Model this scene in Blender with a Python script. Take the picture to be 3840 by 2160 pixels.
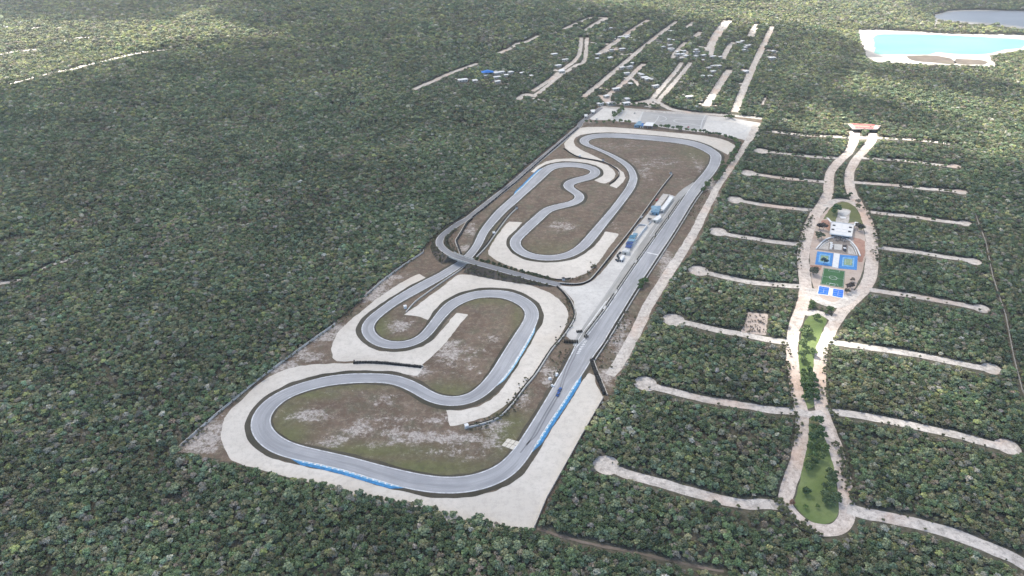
import bpy, math, random
import numpy as np
random.seed(7); np.random.seed(7)
RNG = np.random.RandomState(11)
S = bpy.context.scene
for o in list(bpy.data.objects): bpy.data.objects.remove(o, do_unlink=True)
C = S.collection
# ------------------------------------------------------------------ camera
CAM_H = 320.0
PITCH = math.radians(31.6)
F_PX = 2683.0                      # focal length in pixels of the 3840 wide picture
cam = bpy.data.cameras.new('camera'); co = bpy.data.objects.new('camera', cam); C.objects.link(co)
co.location = (0, 0, CAM_H); co.rotation_euler = (math.pi/2 - PITCH, 0, 0)
cam.sensor_width = 36.0; cam.lens = 36.0*F_PX/3840.0; cam.clip_start = 1; cam.clip_end = 60000
S.camera = co
# ------------------------------------------------------------------ light
SUN_EL = math.radians(52); SUN_AZ = math.radians(-38)       # azimuth from +Y (ahead), negative = to the left
SUN_DIR = np.array([math.cos(SUN_EL)*math.sin(SUN_AZ), math.cos(SUN_EL)*math.cos(SUN_AZ), math.sin(SUN_EL)])
w = bpy.data.worlds.new('World'); S.world = w; w.use_nodes = True
nt = w.node_tree; nt.nodes.clear()
sky = nt.nodes.new('ShaderNodeTexSky'); sky.sky_type = 'NISHITA'; sky.sun_disc = False
sky.sun_elevation = SUN_EL; sky.sun_rotation = SUN_AZ; sky.altitude = 50; sky.air_density = 1.0; sky.dust_density = 1.5
bg = nt.nodes.new('ShaderNodeBackground'); bg.inputs['Strength'].default_value = 0.095
wo = nt.nodes.new('ShaderNodeOutputWorld'); nt.links.new(sky.outputs[0], bg.inputs[0]); nt.links.new(bg.outputs[0], wo.inputs[0])
sl = bpy.data.lights.new('sun', 'SUN'); sl.energy = 5.0; sl.angle = math.radians(0.6); sl.color = (1.0, 0.94, 0.84)
so = bpy.data.objects.new('sun', sl); C.objects.link(so)
so.rotation_euler = (math.pi/2 - SUN_EL, 0, math.pi - SUN_AZ)
so.location = (0, 0, 2000)
S.render.engine = 'CYCLES'
S.view_settings.view_transform = 'Standard'; S.view_settings.look = 'None'
S.view_settings.exposure = 2.46; S.view_settings.gamma = 1.0
S.view_settings.use_curve_mapping = False
S.cycles.max_bounces = 6; S.cycles.diffuse_bounces = 2; S.cycles.glossy_bounces = 2; S.cycles.transparent_max_bounces = 8
S.cycles.volume_bounces = 0
# ------------------------------------------------------------------ pixel -> world
CR = {'a':(600,1300,.37267),'b':(1400,1400,.37267),'c':(1200,950,.37267),'d':(1600,700,.37267),'e':(1900,350,.37267),
      'f':(2900,700,.33131),'g':(1500,0,.55901),'h':(2700,1100,.44255),'i':(2700,1600,.44255),'j':(2700,400,.44255),
      'k':(2880,0,.37267),'l':(1980,1080,.28986),'m':(2260,700,.20699),'n':(1620,820,.20186),'o':(2150,360,.29115),
      'p':(3020,720,.16568),'q':(3000,920,.15187),'r':(3120,440,.138),'s':(0,0,.5823),'t':(0,1500,.46584),
      'u':(1200,1740,.5823),'v':(0,600,.62112),'w':(2500,900,.34503),'x':(2150,1300,.48291),'z':(0,0,1.49068)}
CP, SP = math.cos(PITCH), math.sin(PITCH)
def at(X, Y, z=0.0):
    u = (X-1920)/F_PX; v = (Y-1080)/F_PX
    dy = CP - v*SP; dz = -SP - v*CP
    t = (CAM_H - z)/(-dz)
    return (u*t, dy*t)
def W(k, x, y, z=0.0):
    ox, oy, s = CR[k]
    return at(ox + x*s, oy + y*s, z)
def pts(k, s, z=0.0):
    """'x,y x,y ...' ; a token like 'b:' switches the crop"""
    out = []
    for tkn in s.split():
        if tkn.endswith(':'): k = tkn[:-1]; continue
        x, y = tkn.split(','); out.append(W(k, float(x), float(y), z))
    return np.array(out)
def world_to_ground(x, y, z):
    """where the camera ray through (x,y,z) meets the ground"""
    t = CAM_H/(CAM_H - z)
    return x*t, y*t
def resample(P, step, closed=False):
    P = np.asarray(P, float)
    if closed: P = np.vstack([P, P[:1]])
    d = np.r_[0, np.cumsum(np.linalg.norm(np.diff(P, axis=0), axis=1))]
    n = max(2, int(round(d[-1]/step)))
    t = np.linspace(0, d[-1], n+1)
    if closed: t = t[:-1]
    return np.stack([np.interp(t, d, P[:, i]) for i in range(P.shape[1])], 1)
def catmull(P, step=2.0, closed=False):
    P = np.asarray(P, float); n = len(P)
    if n < 3: return resample(P, step, closed)
    out = []
    rng = range(n) if closed else range(n-1)
    for i in rng:
        if closed: p0, p1, p2, p3 = P[i-1], P[i], P[(i+1) % n], P[(i+2) % n]
        else: p0, p1, p2, p3 = P[max(i-1, 0)], P[i], P[i+1], P[min(i+2, n-1)]
        for t in np.linspace(0, 1, 12, endpoint=False):
            out.append(.5*((2*p1) + (-p0+p2)*t + (2*p0-5*p1+4*p2-p3)*t*t + (-p0+3*p1-3*p2+p3)*t**3))
    if not closed: out.append(P[-1])
    return resample(np.array(out), step, closed)
def gsmooth(A, sig, closed):
    if sig <= 0: return A
    r = int(3*sig)+1; k = np.exp(-.5*(np.arange(-r, r+1)/sig)**2); k /= k.sum()
    A = np.asarray(A, float); one = A.ndim == 1
    if one: A = A[:, None]
    pad = np.pad(A, ((r, r), (0, 0)), 'wrap' if closed else 'edge')
    if not closed:
        pad[:r] = 2*A[0] - A[1:r+1][::-1] if len(A) > r else pad[:r]
        pad[-r:] = 2*A[-1] - A[-r-1:-1][::-1] if len(A) > r else pad[-r:]
    B = np.stack([np.convolve(pad[:, i], k, 'valid') for i in range(A.shape[1])], 1)
    return B[:, 0] if one else B
def normals(P, closed=False):
    if closed: T = np.roll(P, -1, 0) - np.roll(P, 1, 0)
    else: T = np.gradient(P, axis=0)
    T = T/np.maximum(np.linalg.norm(T, axis=1), 1e-9)[:, None]
    return np.stack([-T[:, 1], T[:, 0]], 1)
# value noise in numpy
def vnoise(x, y, scale, seed):
    r = np.random.RandomState(seed); G = r.rand(256, 256)
    x = np.asarray(x)/scale; y = np.asarray(y)/scale
    xi = np.floor(x).astype(int); yi = np.floor(y).astype(int); fx = x-xi; fy = y-yi
    fx = fx*fx*(3-2*fx); fy = fy*fy*(3-2*fy)
    g = lambda a, b: G[a % 256, b % 256]
    return (g(xi, yi)*(1-fx)+g(xi+1, yi)*fx)*(1-fy) + (g(xi, yi+1)*(1-fx)+g(xi+1, yi+1)*fx)*fy
def fbm(x, y, scale, seed, octv=3):
    s = 0; a = 1; t = 0
    for i in range(octv):
        s = s + a*vnoise(x, y, scale/2**i, seed+i); t += a; a *= .55
    return s/t
# ------------------------------------------------------------------ materials
def new_mat(name):
    m = bpy.data.materials.new(name); m.use_nodes = True
    n = m.node_tree; b = n.nodes['Principled BSDF']
    b.inputs['Roughness'].default_value = .9
    b.inputs['Specular IOR Level'].default_value = .15
    return m, n, b
class NB:
    """small node-building helper"""
    def __init__(s, n): s.n = n; s.pos = n.nodes.new('ShaderNodeNewGeometry').outputs['Position']
    def noise(s, scale, detail=3, rough=.6, stretch=None, rot=0, off=(0, 0, 0), vec=None):
        mp = s.n.nodes.new('ShaderNodeMapping'); s.n.links.new(vec or s.pos, mp.inputs[0])
        if stretch: mp.inputs['Scale'].default_value = stretch
        mp.inputs['Rotation'].default_value = (0, 0, rot); mp.inputs['Location'].default_value = off
        t = s.n.nodes.new('ShaderNodeTexNoise'); t.inputs['Scale'].default_value = scale
        t.inputs['Detail'].default_value = detail; t.inputs['Roughness'].default_value = rough
        s.n.links.new(mp.outputs[0], t.inputs['Vector']); return t.outputs['Fac']
    def ramp(s, v, a, b, lo=0., hi=1.):
        r = s.n.nodes.new('ShaderNodeMapRange'); r.interpolation_type = 'SMOOTHSTEP'
        for i, x in enumerate((a, b, lo, hi)): r.inputs[i+1].default_value = x
        s.n.links.new(v, r.inputs[0]); return r.outputs[0]
    def mix(s, f, a, b, mode='MIX'):
        r = s.n.nodes.new('ShaderNodeMix'); r.data_type = 'RGBA'; r.blend_type = mode
        for v, k in ((f, 0), (a, 6), (b, 7)):
            if isinstance(v, (int, float)): r.inputs[k].default_value = v
            elif isinstance(v, tuple): r.inputs[k].default_value = (*v, 1)
            else: s.n.links.new(v, r.inputs[k])
        return r.outputs[2]
    def math(s, op, a, b):
        r = s.n.nodes.new('ShaderNodeMath'); r.operation = op
        for i, v in enumerate((a, b)):
            if isinstance(v, (int, float)): r.inputs[i].default_value = v
            else: s.n.links.new(v, r.inputs[i])
        return r.outputs[0]
    def attr(s, name, typ='GEOMETRY', out='Fac'):
        a = s.n.nodes.new('ShaderNodeAttribute'); a.attribute_name = name; a.attribute_type = typ
        return a.outputs[out]
def plain(name, col, var=.12, scale=.6, rough=.8, metal=0.):
    m, n, b = new_mat(name); N = NB(n)
    f = N.noise(scale, 4, .65)
    c = N.mix(N.ramp(f, .3, .7), tuple(x*(1-var) for x in col), tuple(min(1, x*(1+var)) for x in col))
    n.links.new(c, b.inputs['Base Color']); b.inputs['Roughness'].default_value = rough; b.inputs['Metallic'].default_value = metal
    return m
M = {}
def mk_forest_floor():
    m, n, b = new_mat('forest_floor'); N = NB(n)
    c = N.mix(N.ramp(N.noise(.35, 4), .35, .65), (.050, .052, .034), (.095, .085, .065))
    c = N.mix(N.ramp(N.noise(.05, 3, off=(40, 0, 0)), .55, .75, 0, .6), c, (.13, .12, .10))
    n.links.new(c, b.inputs['Base Color']); return m
def mk_site():
    m, n, b = new_mat('infield_soil'); N = NB(n)
    n1 = N.noise(.045, 5, .65); n2 = N.noise(.16, 6, .75, off=(9, 3, 0)); n3 = N.noise(.45, 4, .8, off=(2, 8, 0))
    c = N.mix(N.ramp(n1, .35, .65), (.086, .060, .044), (.126, .093, .070))
    c = N.mix(N.ramp(N.noise(.07, 4, .7, off=(77, 12, 0)), .46, .66, 0, .7), c, (.085, .083, .055))
    c = N.mix(N.ramp(N.noise(.18, 6, .9, off=(2, 8, 0)), .48, .60, 0, .55), c, (.205, .172, .138))
    c = N.mix(N.attr('olive'), c, N.mix(N.ramp(n2, .3, .7), (.070, .078, .030), (.112, .116, .052)))
    # exposed limestone: streaky threshold, more where the attribute is high
    st = N.noise(.055, 7, .72, stretch=(1.0, 2.6, 1), rot=.5, off=(5, 5, 0))
    sp = N.math('ADD', N.math('MULTIPLY', st, .30), N.math('ADD', N.math('MULTIPLY', n2, .42), N.math('MULTIPLY', n3, .28)))
    thr = N.math('SUBTRACT', sp, N.math('SUBTRACT', .66, N.math('MULTIPLY', N.attr('pale'), .24)))
    f = N.ramp(thr, -.01, .10)
    c = N.mix(f, c, N.mix(N.ramp(n3, .35, .65), (.22, .195, .18), (.36, .335, .315)))
    dk = N.ramp(N.noise(.25, 6, .9, off=(31, 7, 0)), .50, .60, 0, .55)
    c = N.mix(dk, c, (.06, .055, .042))
    n.links.new(c, b.inputs['Base Color']); return m
def mk_gravel(name, ca, cb, cc, amt=.5):
    m, n, b = new_mat(name); N = NB(n)
    c = N.mix(N.ramp(N.noise(.02, 4, .6), .35, .65), ca, cb)
    c = N.mix(N.ramp(N.noise(.22, 6, .85, off=(3, 3, 0)), .46, .60, 0, .42), c, tuple(x*.72 for x in ca))
    c = N.mix(N.ramp(N.noise(.5, 4, .7, off=(13, 7, 0)), .62, .72, 0, .5), c, tuple(x*.6 for x in ca))
    c = N.mix(N.ramp(N.noise(.012, 5, .6, off=(50, 20, 0)), .54, .72, 0, amt), c, cc)
    n.links.new(c, b.inputs['Base Color']); return m
def mk_dirt_road(name, ca, cb, cr, red=.5, rut=.35):
    m, n, b = new_mat(name); N = NB(n)
    uv = n.nodes.new('ShaderNodeUVMap').outputs[0]
    c = N.mix(N.ramp(N.noise(.06, 5, .65), .35, .65), ca, cb)
    c = N.mix(N.ramp(N.noise(.24, 6, .85, off=(3, 3, 0)), .46, .60, 0, .62), c, tuple(x*.45 for x in ca))
    c = N.mix(N.ramp(N.noise(.35, 5, .85, off=(23, 13, 0)), .50, .64, 0, .6), c, tuple(min(1, x*1.3) for x in cb))
    c = N.mix(N.ramp(N.noise(.018, 4, .6, off=(5, 20, 0)), .50, .68, 0, red), c, cr)
    ru = N.noise(1.0, 4, .7, stretch=(9, .02, 1), vec=uv)
    c = N.mix(N.ramp(ru, .5, .72, 0, rut), c, tuple(x*.6 for x in ca))
    n.links.new(c, b.inputs['Base Color']); return m
def mk_asphalt(name, base, hi):
    m, n, b = new_mat(name); N = NB(n)
    uv = n.nodes.new('ShaderNodeUVMap').outputs[0]
    c = N.mix(N.ramp(N.noise(.03, 4, .6), .35, .65), base, hi)
    s1 = N.noise(1.0, 5, .7, stretch=(6, .012, 1), vec=uv)
    c = N.mix(N.ramp(s1, .42, .66, 0, .5), c, tuple(x*.74 for x in base))
    s2 = N.noise(1.0, 4, .7, stretch=(14, .03, 1), off=(3, 9, 0), vec=uv)
    c = N.mix(N.ramp(s2, .55, .75, 0, .45), c, tuple(x*1.22 for x in hi))
    # patches and rubber
    c = N.mix(N.ramp(N.noise(1.0, 2, .5, stretch=(3, .02, 1), off=(8, 2, 0), vec=uv), .53, .60, 0, .4), c, tuple(x*.68 for x in base))
    c = N.mix(N.ramp(N.noise(1.6, 3, .8), .3, .7, 0, .25), c, tuple(x*.7 for x in base))
    n.links.new(c, b.inputs['Base Color']); b.inputs['Roughness'].default_value = .75; return m
def mk_leaf():
    m, n, b = new_mat('leaves'); N = NB(n)
    tint = N.attr('tint', 'INSTANCER', 'Color'); v = N.attr('shade')
    c = N.mix(1.0, tint, N.mix(v, (.55, .60, .55), (1.75, 1.65, 1.45)), 'MULTIPLY')
    n.links.new(c, b.inputs['Base Color']); b.inputs['Roughness'].default_value = .65; b.inputs['Specular IOR Level'].default_value = .25
    return m
def mk_water(name, ca, cb):
    m, n, b = new_mat(name); N = NB(n)
    c = N.mix(N.ramp(N.noise(.004, 4, .6, stretch=(1, 3, 1)), .35, .7), ca, cb)
    n.links.new(c, b.inputs['Base Color']); b.inputs['Roughness'].default_value = .5; b.inputs['Specular IOR Level'].default_value = .12
    bp = n.nodes.new('ShaderNodeBump'); bp.inputs['Strength'].default_value = .1
    n.links.new(N.noise(.8, 3), bp.inputs['Height']); n.links.new(bp.outputs[0], b.inputs['Normal']); return m
M['floor'] = mk_forest_floor(); M['site'] = mk_site()
M['gravel'] = mk_gravel('pale_gravel', (.41, .385, .35), (.475, .45, .415), (.43, .365, .30), .35)
M['dirt'] = mk_dirt_road('limestone_road', (.37, .345, .32), (.47, .44, .41), (.42, .28, .21), .45)
M['pinkroad'] = mk_dirt_road('pinkish_earth_road', (.40, .345, .305), (.49, .44, .40), (.45, .30, .22), .6)
M['lane'] = mk_dirt_road('grey_limestone_road', (.30, .285, .27), (.40, .38, .36), (.34, .28, .23), .3)
M['apron'] = mk_gravel('pit_concrete', (.37, .36, .35), (.46, .455, .44), (.31, .30, .285), .5)
M['pitlane'] = mk_asphalt('pit_lane_concrete', (.25, .25, .245), (.33, .33, .32))
M['verge'] = mk_gravel('verge_grass', (.040, .037, .027), (.068, .060, .046), (.045, .048, .028), .6)
M['brown'] = mk_gravel('brown_track_earth', (.13, .105, .085), (.18, .15, .125), (.08, .075, .05), .7)
M['slope'] = mk_gravel('scrubby_slope', (.060, .050, .040), (.10, .083, .068), (.045, .05, .03), .8)
M['asphalt'] = mk_asphalt('track_asphalt', (.235, .243, .262), (.30, .308, .325))
M['asphalt2'] = mk_asphalt('service_asphalt', (.145, .15, .163), (.19, .195, .21))
M['paddock'] = mk_asphalt('paddock_asphalt', (.25, .25, .25), (.33, .33, .325))
M['white'] = plain('white_paint', (.50, .51, .52), .2, .5)
M['kerbline'] = plain('worn_kerb_paint', (.40, .41, .43), .3, .25)
M['blue'] = plain('blue_kerb_paint', (.035, .15, .31), .3, .3)
M['lblue'] = plain('light_blue_paint', (.17, .33, .46), .3, .5)
M['concrete'] = plain('concrete', (.38, .365, .34), .2, .5)
M['dconc'] = plain('weathered_concrete', (.30, .29, .27), .25, .5)
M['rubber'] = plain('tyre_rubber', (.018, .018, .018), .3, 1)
M['leaf'] = mk_leaf()
M['bark'] = plain('bark', (.16, .14, .12), .3, 3)
M['grass'] = mk_gravel('lawn', (.095, .135, .045), (.15, .185, .075), (.19, .17, .10), .8)
M['grass2'] = mk_gravel('rough_grass', (.08, .095, .038), (.13, .135, .06), (.17, .13, .095), .6)
M['red'] = mk_gravel('red_soil', (.23, .12, .09), (.32, .20, .155), (.38, .30, .25), .6)
M['shore'] = mk_gravel('white_marl', (.27, .26, .245), (.33, .32, .30), (.19, .16, .135), .55)
M['lake'] = mk_water('turquoise_water', (.070, .172, .150), (.095, .20, .176))
M['lake2'] = mk_water('grey_water', (.15, .162, .178), (.18, .19, .205))
M['wroof'] = plain('white_roof', (.50, .51, .52), .08, .4)
M['grey'] = plain('grey_roof', (.38, .39, .40), .15, .4)
M['dark'] = plain('dark_opening', (.03, .03, .035), .2, 1)
M['tealroof'] = plain('teal_roof', (.05, .13, .20), .3, .5)
M['blueroof'] = plain('faded_blue_roof', (.13, .22, .30), .25, .5)
M['navy'] = plain('navy_canvas', (.03, .055, .16), .3, .5)
M['cream'] = plain('cream_render', (.46, .43, .375), .1, .5)
M['groof'] = plain('gatehouse_roof', (.30, .24, .22), .2, .4)
M['pink'] = plain('pink_render', (.30, .085, .085), .2, .3)
M['terr'] = plain('terrace_paving', (.17, .15, .135), .3, .4)
M['courtb'] = plain('court_blue', (.045, .17, .40), .15, .4)
M['courtl'] = plain('court_light_blue', (.09, .26, .46), .15, .4)
M['courtg'] = plain('court_green', (.17, .24, .15), .2, .4)
M['padel'] = plain('padel_blue', (.02, .12, .52), .15, .4)
M['turf'] = mk_gravel('pitch_turf', (.030, .085, .035), (.045, .115, .045), (.16, .20, .15), .35)
M['thatch'] = plain('thatch', (.20, .17, .13), .3, 1)
M['glass'] = plain('glazing', (.05, .07, .09), .2, 1, .2)
M['carblue'] = plain('blue_car_paint', (.02, .07, .24), .1, 2, .3)
M['carwhite'] = plain('white_car_paint', (.5, .5, .5), .05, 2, .3)
M['carred'] = plain('red_car_paint', (.35, .03, .02), .05, 2, .3)
M['bluetarp'] = plain('blue_tarpaulin', (.03, .14, .42), .2, 1)
# ------------------------------------------------------------------ object helpers
def link(o, parent=None):
    C.objects.link(o)
    if parent is not None: o.parent = parent
    return o
def tag(o, label=None, cat=None, group=None, kind=None):
    if label: o['label'] = label
    if cat: o['category'] = cat
    if group: o['group'] = group
    if kind: o['kind'] = kind
    return o
def thing(name, label, cat, loc=(0, 0, 0), rz=0, group=None):
    o = bpy.data.objects.new(name, None); o.empty_display_size = 1; link(o)
    o.location = loc; o.rotation_euler = (0, 0, rz); return tag(o, label, cat, group)
def mesh_obj(name, V, Fc, mat, parent=None, uv=None, attrs=None, smooth=False, base=False):
    V = np.asarray(V, float)
    loc = None
    if base and len(V):
        loc = np.array([V[:, 0].mean(), V[:, 1].mean(), V[:, 2].min()]); V = V - loc
    me = bpy.data.meshes.new(name); me.from_pydata(V.tolist(), [], [tuple(f) for f in Fc]); me.update()
    mats = mat if isinstance(mat, list) else [mat]
    for mm in mats: me.materials.append(mm)
    if uv is not None:
        l = me.uv_layers.new(name='UVMap'); idx = np.zeros(len(me.loops), int); me.loops.foreach_get('vertex_index', idx)
        l.data.foreach_set('uv', np.asarray(uv, float)[idx].ravel())
    for k, a in (attrs or {}).items():
        at_ = me.attributes.new(k, 'FLOAT', 'POINT'); at_.data.foreach_set('value', np.asarray(a, float))
    if smooth: me.polygons.foreach_set('use_smooth', [True]*len(me.polygons))
    o = bpy.data.objects.new(name, me); link(o, parent)
    if loc is not None: o.location = loc
    return o
class MB:
    def __init__(s): s.V = []; s.F = []
    def box(s, cx, cy, z0, sx, sy, sz, rz=0., taper=0.):
        c, q = math.cos(rz), math.sin(rz); b = len(s.V)
        for k, (z, t) in enumerate(((z0, 1), (z0+sz, 1-taper))):
            for dx, dy in ((-1, -1), (1, -1), (1, 1), (-1, 1)):
                x, y = dx*sx/2*t, dy*sy/2*t
                s.V.append((cx + x*c - y*q, cy + x*q + y*c, z))
        s.F += [(b+3, b+2, b+1, b), (b+4, b+5, b+6, b+7), (b, b+1, b+5, b+4), (b+1, b+2, b+6, b+5), (b+2, b+3, b+7, b+6), (b+3, b, b+4, b+7)]
        return s
    def cyl(s, cx, cy, z0, r, h, n=8, r2=None):
        b = len(s.V); r2 = r if r2 is None else r2
        for z, rr in ((z0, r), (z0+h, r2)):
            for i in range(n):
                a = 2*math.pi*i/n; s.V.append((cx+rr*math.cos(a), cy+rr*math.sin(a), z))
        for i in range(n): s.F.append((b+i, b+(i+1) % n, b+n+(i+1) % n, b+n+i))
        s.F.append(tuple(b+n+i for i in range(n))); s.F.append(tuple(b+n-1-i for i in range(n)))
        return s
    def hip(s, cx, cy, z0, sx, sy, h, ridge=.4, rz=0.):
        c, q = math.cos(rz), math.sin(rz); b = len(s.V)
        L = [(-sx/2, -sy/2, z0), (sx/2, -sy/2, z0), (sx/2, sy/2, z0), (-sx/2, sy/2, z0), (0, -sy/2*ridge, z0+h), (0, sy/2*ridge, z0+h)]
        for x, y, z in L: s.V.append((cx+x*c-y*q, cy+x*q+y*c, z))
        s.F += [(b+3, b+2, b+1, b), (b, b+1, b+4), (b+1, b+2, b+5, b+4), (b+2, b+3, b+5), (b+3, b, b+4, b+5)]
        return s
    def prism(s, P, z0, z1):
        P = [tuple(p) for p in P]; a = sum(P[i-1][0]*P[i][1]-P[i][0]*P[i-1][1] for i in range(len(P)))
        if a < 0: P = P[::-1]
        b = len(s.V); n = len(P)
        for z in (z0, z1):
            for x, y in P: s.V.append((x, y, z))
        for i in range(n): s.F.append((b+i, b+(i+1) % n, b+n+(i+1) % n, b+n+i))
        s.F.append(tuple(b+n+i for i in range(n))); s.F.append(tuple(b+n-1-i for i in range(n)))
        return s
    def wall(s, P, wd, h, z0=0., closed=False):
        """a wall of width wd following polyline P"""
        P = np.asarray(P, float)
        N_ = normals(P[:, :2], closed); z = P[:, 2] if P.shape[1] > 2 else np.full(len(P), z0)
        b = len(s.V); n = len(P)
        for i in range(n):
            for sd, dz in ((-1, 0), (1, 0), (1, h), (-1, h)):
                s.V.append((P[i, 0]+N_[i, 0]*sd*wd/2, P[i, 1]+N_[i, 1]*sd*wd/2, z[i]+dz))
        for i in range(n if closed else n-1):
            j = (i+1) % n
            for k in range(4):
                k2 = (k+1) % 4; s.F.append((b+4*i+k, b+4*i+k2, b+4*j+k2, b+4*j+k))
        if not closed: s.F += [(b, b+1, b+2, b+3), tuple(b+4*(n-1)+k for k in (3, 2, 1, 0))]
        return s
    def build(s, name, mat, parent=None, base=None):
        return mesh_obj(name, s.V, s.F, mat, parent, base=(parent is None) if base is None else base)
def ribbon(name, L, R, z, mat, parent=None, vscale=1.0, closed=False, kind='structure', cols=1):
    """strip between left and right edge samples"""
    n = len(L); D = np.r_[0, np.cumsum(np.linalg.norm(np.diff((L+R)/2, axis=0), axis=1))]
    zz = np.full(n, z) if np.isscalar(z) else np.asarray(z)
    V = []; U = []
    m = cols+1
    for i in range(n):
        for k in range(m):
            t = k/cols; p = L[i]*(1-t)+R[i]*t
            V.append((p[0], p[1], zz[i])); U.append((t*np.linalg.norm(L[i]-R[i])/10, D[i]*vscale))
    F = []
    for i in range(n if closed else n-1):
        j = (i+1) % n
        for k in range(cols): F.append((i*m+k, j*m+k, j*m+k+1, i*m+k+1))
    o = mesh_obj(name, V, [f[::-1] for f in F], mat, parent, uv=U)
    # make the faces look up
    me = o.data
    if len(me.polygons) and me.polygons[0].normal.z < 0: me.flip_normals()
    if kind and parent is None: o['kind'] = kind
    return o
def rib(name, P, wd, z, mat, parent=None, jit=0., step=2., closed=False, kind='structure', smooth=True, seed=0):
    P = catmull(P, step, closed) if smooth else resample(P, step, closed)
    Nn = normals(P, closed); n = len(P)
    wd = np.full(n, wd) if np.isscalar(wd) else np.interp(np.linspace(0, 1, n), np.linspace(0, 1, len(wd)), wd)
    r = np.random.RandomState(seed+n)
    j1 = gsmooth(r.randn(n), 1.2, closed)*jit; j2 = gsmooth(r.randn(n), 1.2, closed)*jit
    return ribbon(name, P+Nn*(wd/2+j1)[:, None], P-Nn*(wd/2+j2)[:, None], z, mat, parent, closed=closed, kind=kind), P, wd
def poly(name, P, z, mat, parent=None, jit=0., step=3., smooth=True, kind='structure', seed=1):
    P = catmull(P, step, True) if smooth else resample(P, step, True)
    if jit:
        r = np.random.RandomState(seed); P = P + normals(P, True)*(gsmooth(r.randn(len(P)), .8, True)*jit)[:, None]
    a = (P[:-1, 0]*P[1:, 1]-P[1:, 0]*P[:-1, 1]).sum()
    Q = P if a > 0 else P[::-1]
    from mathutils.geometry import delaunay_2d_cdt
    from mathutils import Vector
    org = Q.mean(0); res = delaunay_2d_cdt([Vector(q_) for q_ in (Q-org).tolist()], [], [list(range(len(Q)))], 1, 1e-3)
    VV = [(v_.x+org[0], v_.y+org[1], z) for v_ in res[0]]; FF = []
    for f_ in res[2]:
        a_, b_, c_ = [res[0][i_] for i_ in f_[:3]]
        FF.append(tuple(f_) if (b_.x-a_.x)*(c_.y-a_.y)-(b_.y-a_.y)*(c_.x-a_.x) > 0 else tuple(f_[::-1]))
    o = mesh_obj(name, VV, FF, mat, parent)
    if kind and parent is None: o['kind'] = kind
    return o, P
# ------------------------------------------------------------------ clear mask (no forest)
MX0, MY0, MW, MH = -1500, 120, 3000, 2500
CLR = np.zeros((MH, MW), bool)
def fill(P, val=True, A=None):
    A = CLR if A is None else A
    P = np.asarray(P); x = P[:, 0]-MX0; y = P[:, 1]-MY0
    for r in range(max(0, int(y.min())), min(MH-1, int(y.max())+1)):
        yy = r+.5; y2 = np.roll(y, -1); x2 = np.roll(x, -1)
        m = ((y <= yy) & (y2 > yy)) | ((y2 <= yy) & (y > yy))
        xs = np.sort(x[m]+(yy-y[m])/(y2[m]-y[m])*(x2[m]-x[m]))
        for a, b in zip(xs[::2], xs[1::2]):
            A[r, max(0, int(a+.5)):max(0, min(MW, int(b+.5)))] = val
def stamp(P, wd, val=True, A=None):
    A = CLR if A is None else A
    P = np.asarray(P); wd = np.full(len(P), wd) if np.isscalar(wd) else np.asarray(wd)
    for (x, y), d in zip(P, wd):
        r = d/2; x0, x1 = int(x-MX0-r-1), int(x-MX0+r+2); y0, y1 = int(y-MY0-r-1), int(y-MY0+r+2)
        if x0 < 0 or y0 < 0 or x1 >= MW or y1 >= MH: continue
        gy, gx = np.mgrid[y0:y1, x0:x1]
        A[y0:y1, x0:x1][(gx+.5-(x-MX0))**2+(gy+.5-(y-MY0))**2 <= r*r] = val
def look(A, x, y):
    xi = np.clip((np.asarray(x)-MX0).astype(int), 0, MW-1); yi = np.clip((np.asarray(y)-MY0).astype(int), 0, MH-1)
    return A[yi, xi]
THIN = np.zeros((MH, MW), bool)
# ================================================================== SETTING
mesh_obj('ground', [(-30000, -30000, -.06), (30000, -30000, -.06), (30000, 30000, -.06), (-30000, 30000, -.06)], [(0, 1, 2, 3)], M['floor'])['kind'] = 'structure'
SITE = pts('z', "447,1130 a: 560,690 1450,0 c: 150,715 300,590 440,470 425,440 620,280 820,130 1040,-5 d: -30,640 70,520 120,470 200,400 350,335 560,190 "
               "800,-10 e: 200,745 400,575 600,420 740,300 850,215 930,130 o: 340,122 700,128 950,155 1300,190 1900,232 2440,285 2380,420 2290,570 2240,650 2150,810 "
               "e: 2350,670 2270,800 2175,960 2110,1080 2030,1250 1950,1449 w: 330,0 250,150 100,330 0,510 x: 480,0 440,80 370,190 330,270 310,340 250,390 120,600 0,805 z: 1345,1327")
fill(SITE)
# the enclosed circuit ground, a fine grid so that bare and grassy areas can be told
cell = 2.5
xs = np.arange(SITE[:, 0].min()-5, SITE[:, 0].max()+5, cell); ys = np.arange(SITE[:, 1].min()-5, SITE[:, 1].max()+5, cell)
gx, gy = np.meshgrid(xs, ys); ins = look(CLR, gx, gy)
idx = -np.ones(gx.shape, int)
q = ins[:-1, :-1] | ins[1:, :-1] | ins[:-1, 1:] | ins[1:, 1:]
use = np.zeros(gx.shape, bool)
use[:-1, :-1] |= q; use[1:, :-1] |= q; use[:-1, 1:] |= q; use[1:, 1:] |= q
idx[use] = np.arange(use.sum())
vx, vy = gx[use], gy[use]
jj, ii = np.nonzero(q)
F = np.stack([idx[jj, ii], idx[jj, ii+1], idx[jj+1, ii+1], idx[jj+1, ii]], 1)
def blobs(spec, x, y):
    a = np.zeros(len(x))
    for k, px, py, rx, ry, s, *rot in spec:
        cx, cy = W(k, px, py); ax, _ = W(k, px+rx, py); _, by = W(k, px, py-ry)
        sx, sy = abs(ax-cx), abs(by-cy)
        dx, dy = x-cx, y-cy
        if rot: c, q_ = math.cos(rot[0]), math.sin(rot[0]); dx, dy = dx*c+dy*q_, -dx*q_+dy*c
        a = np.maximum(a, s*np.exp(-.5*((dx/sx)**2+(dy/sy)**2)))
    return a
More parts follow.
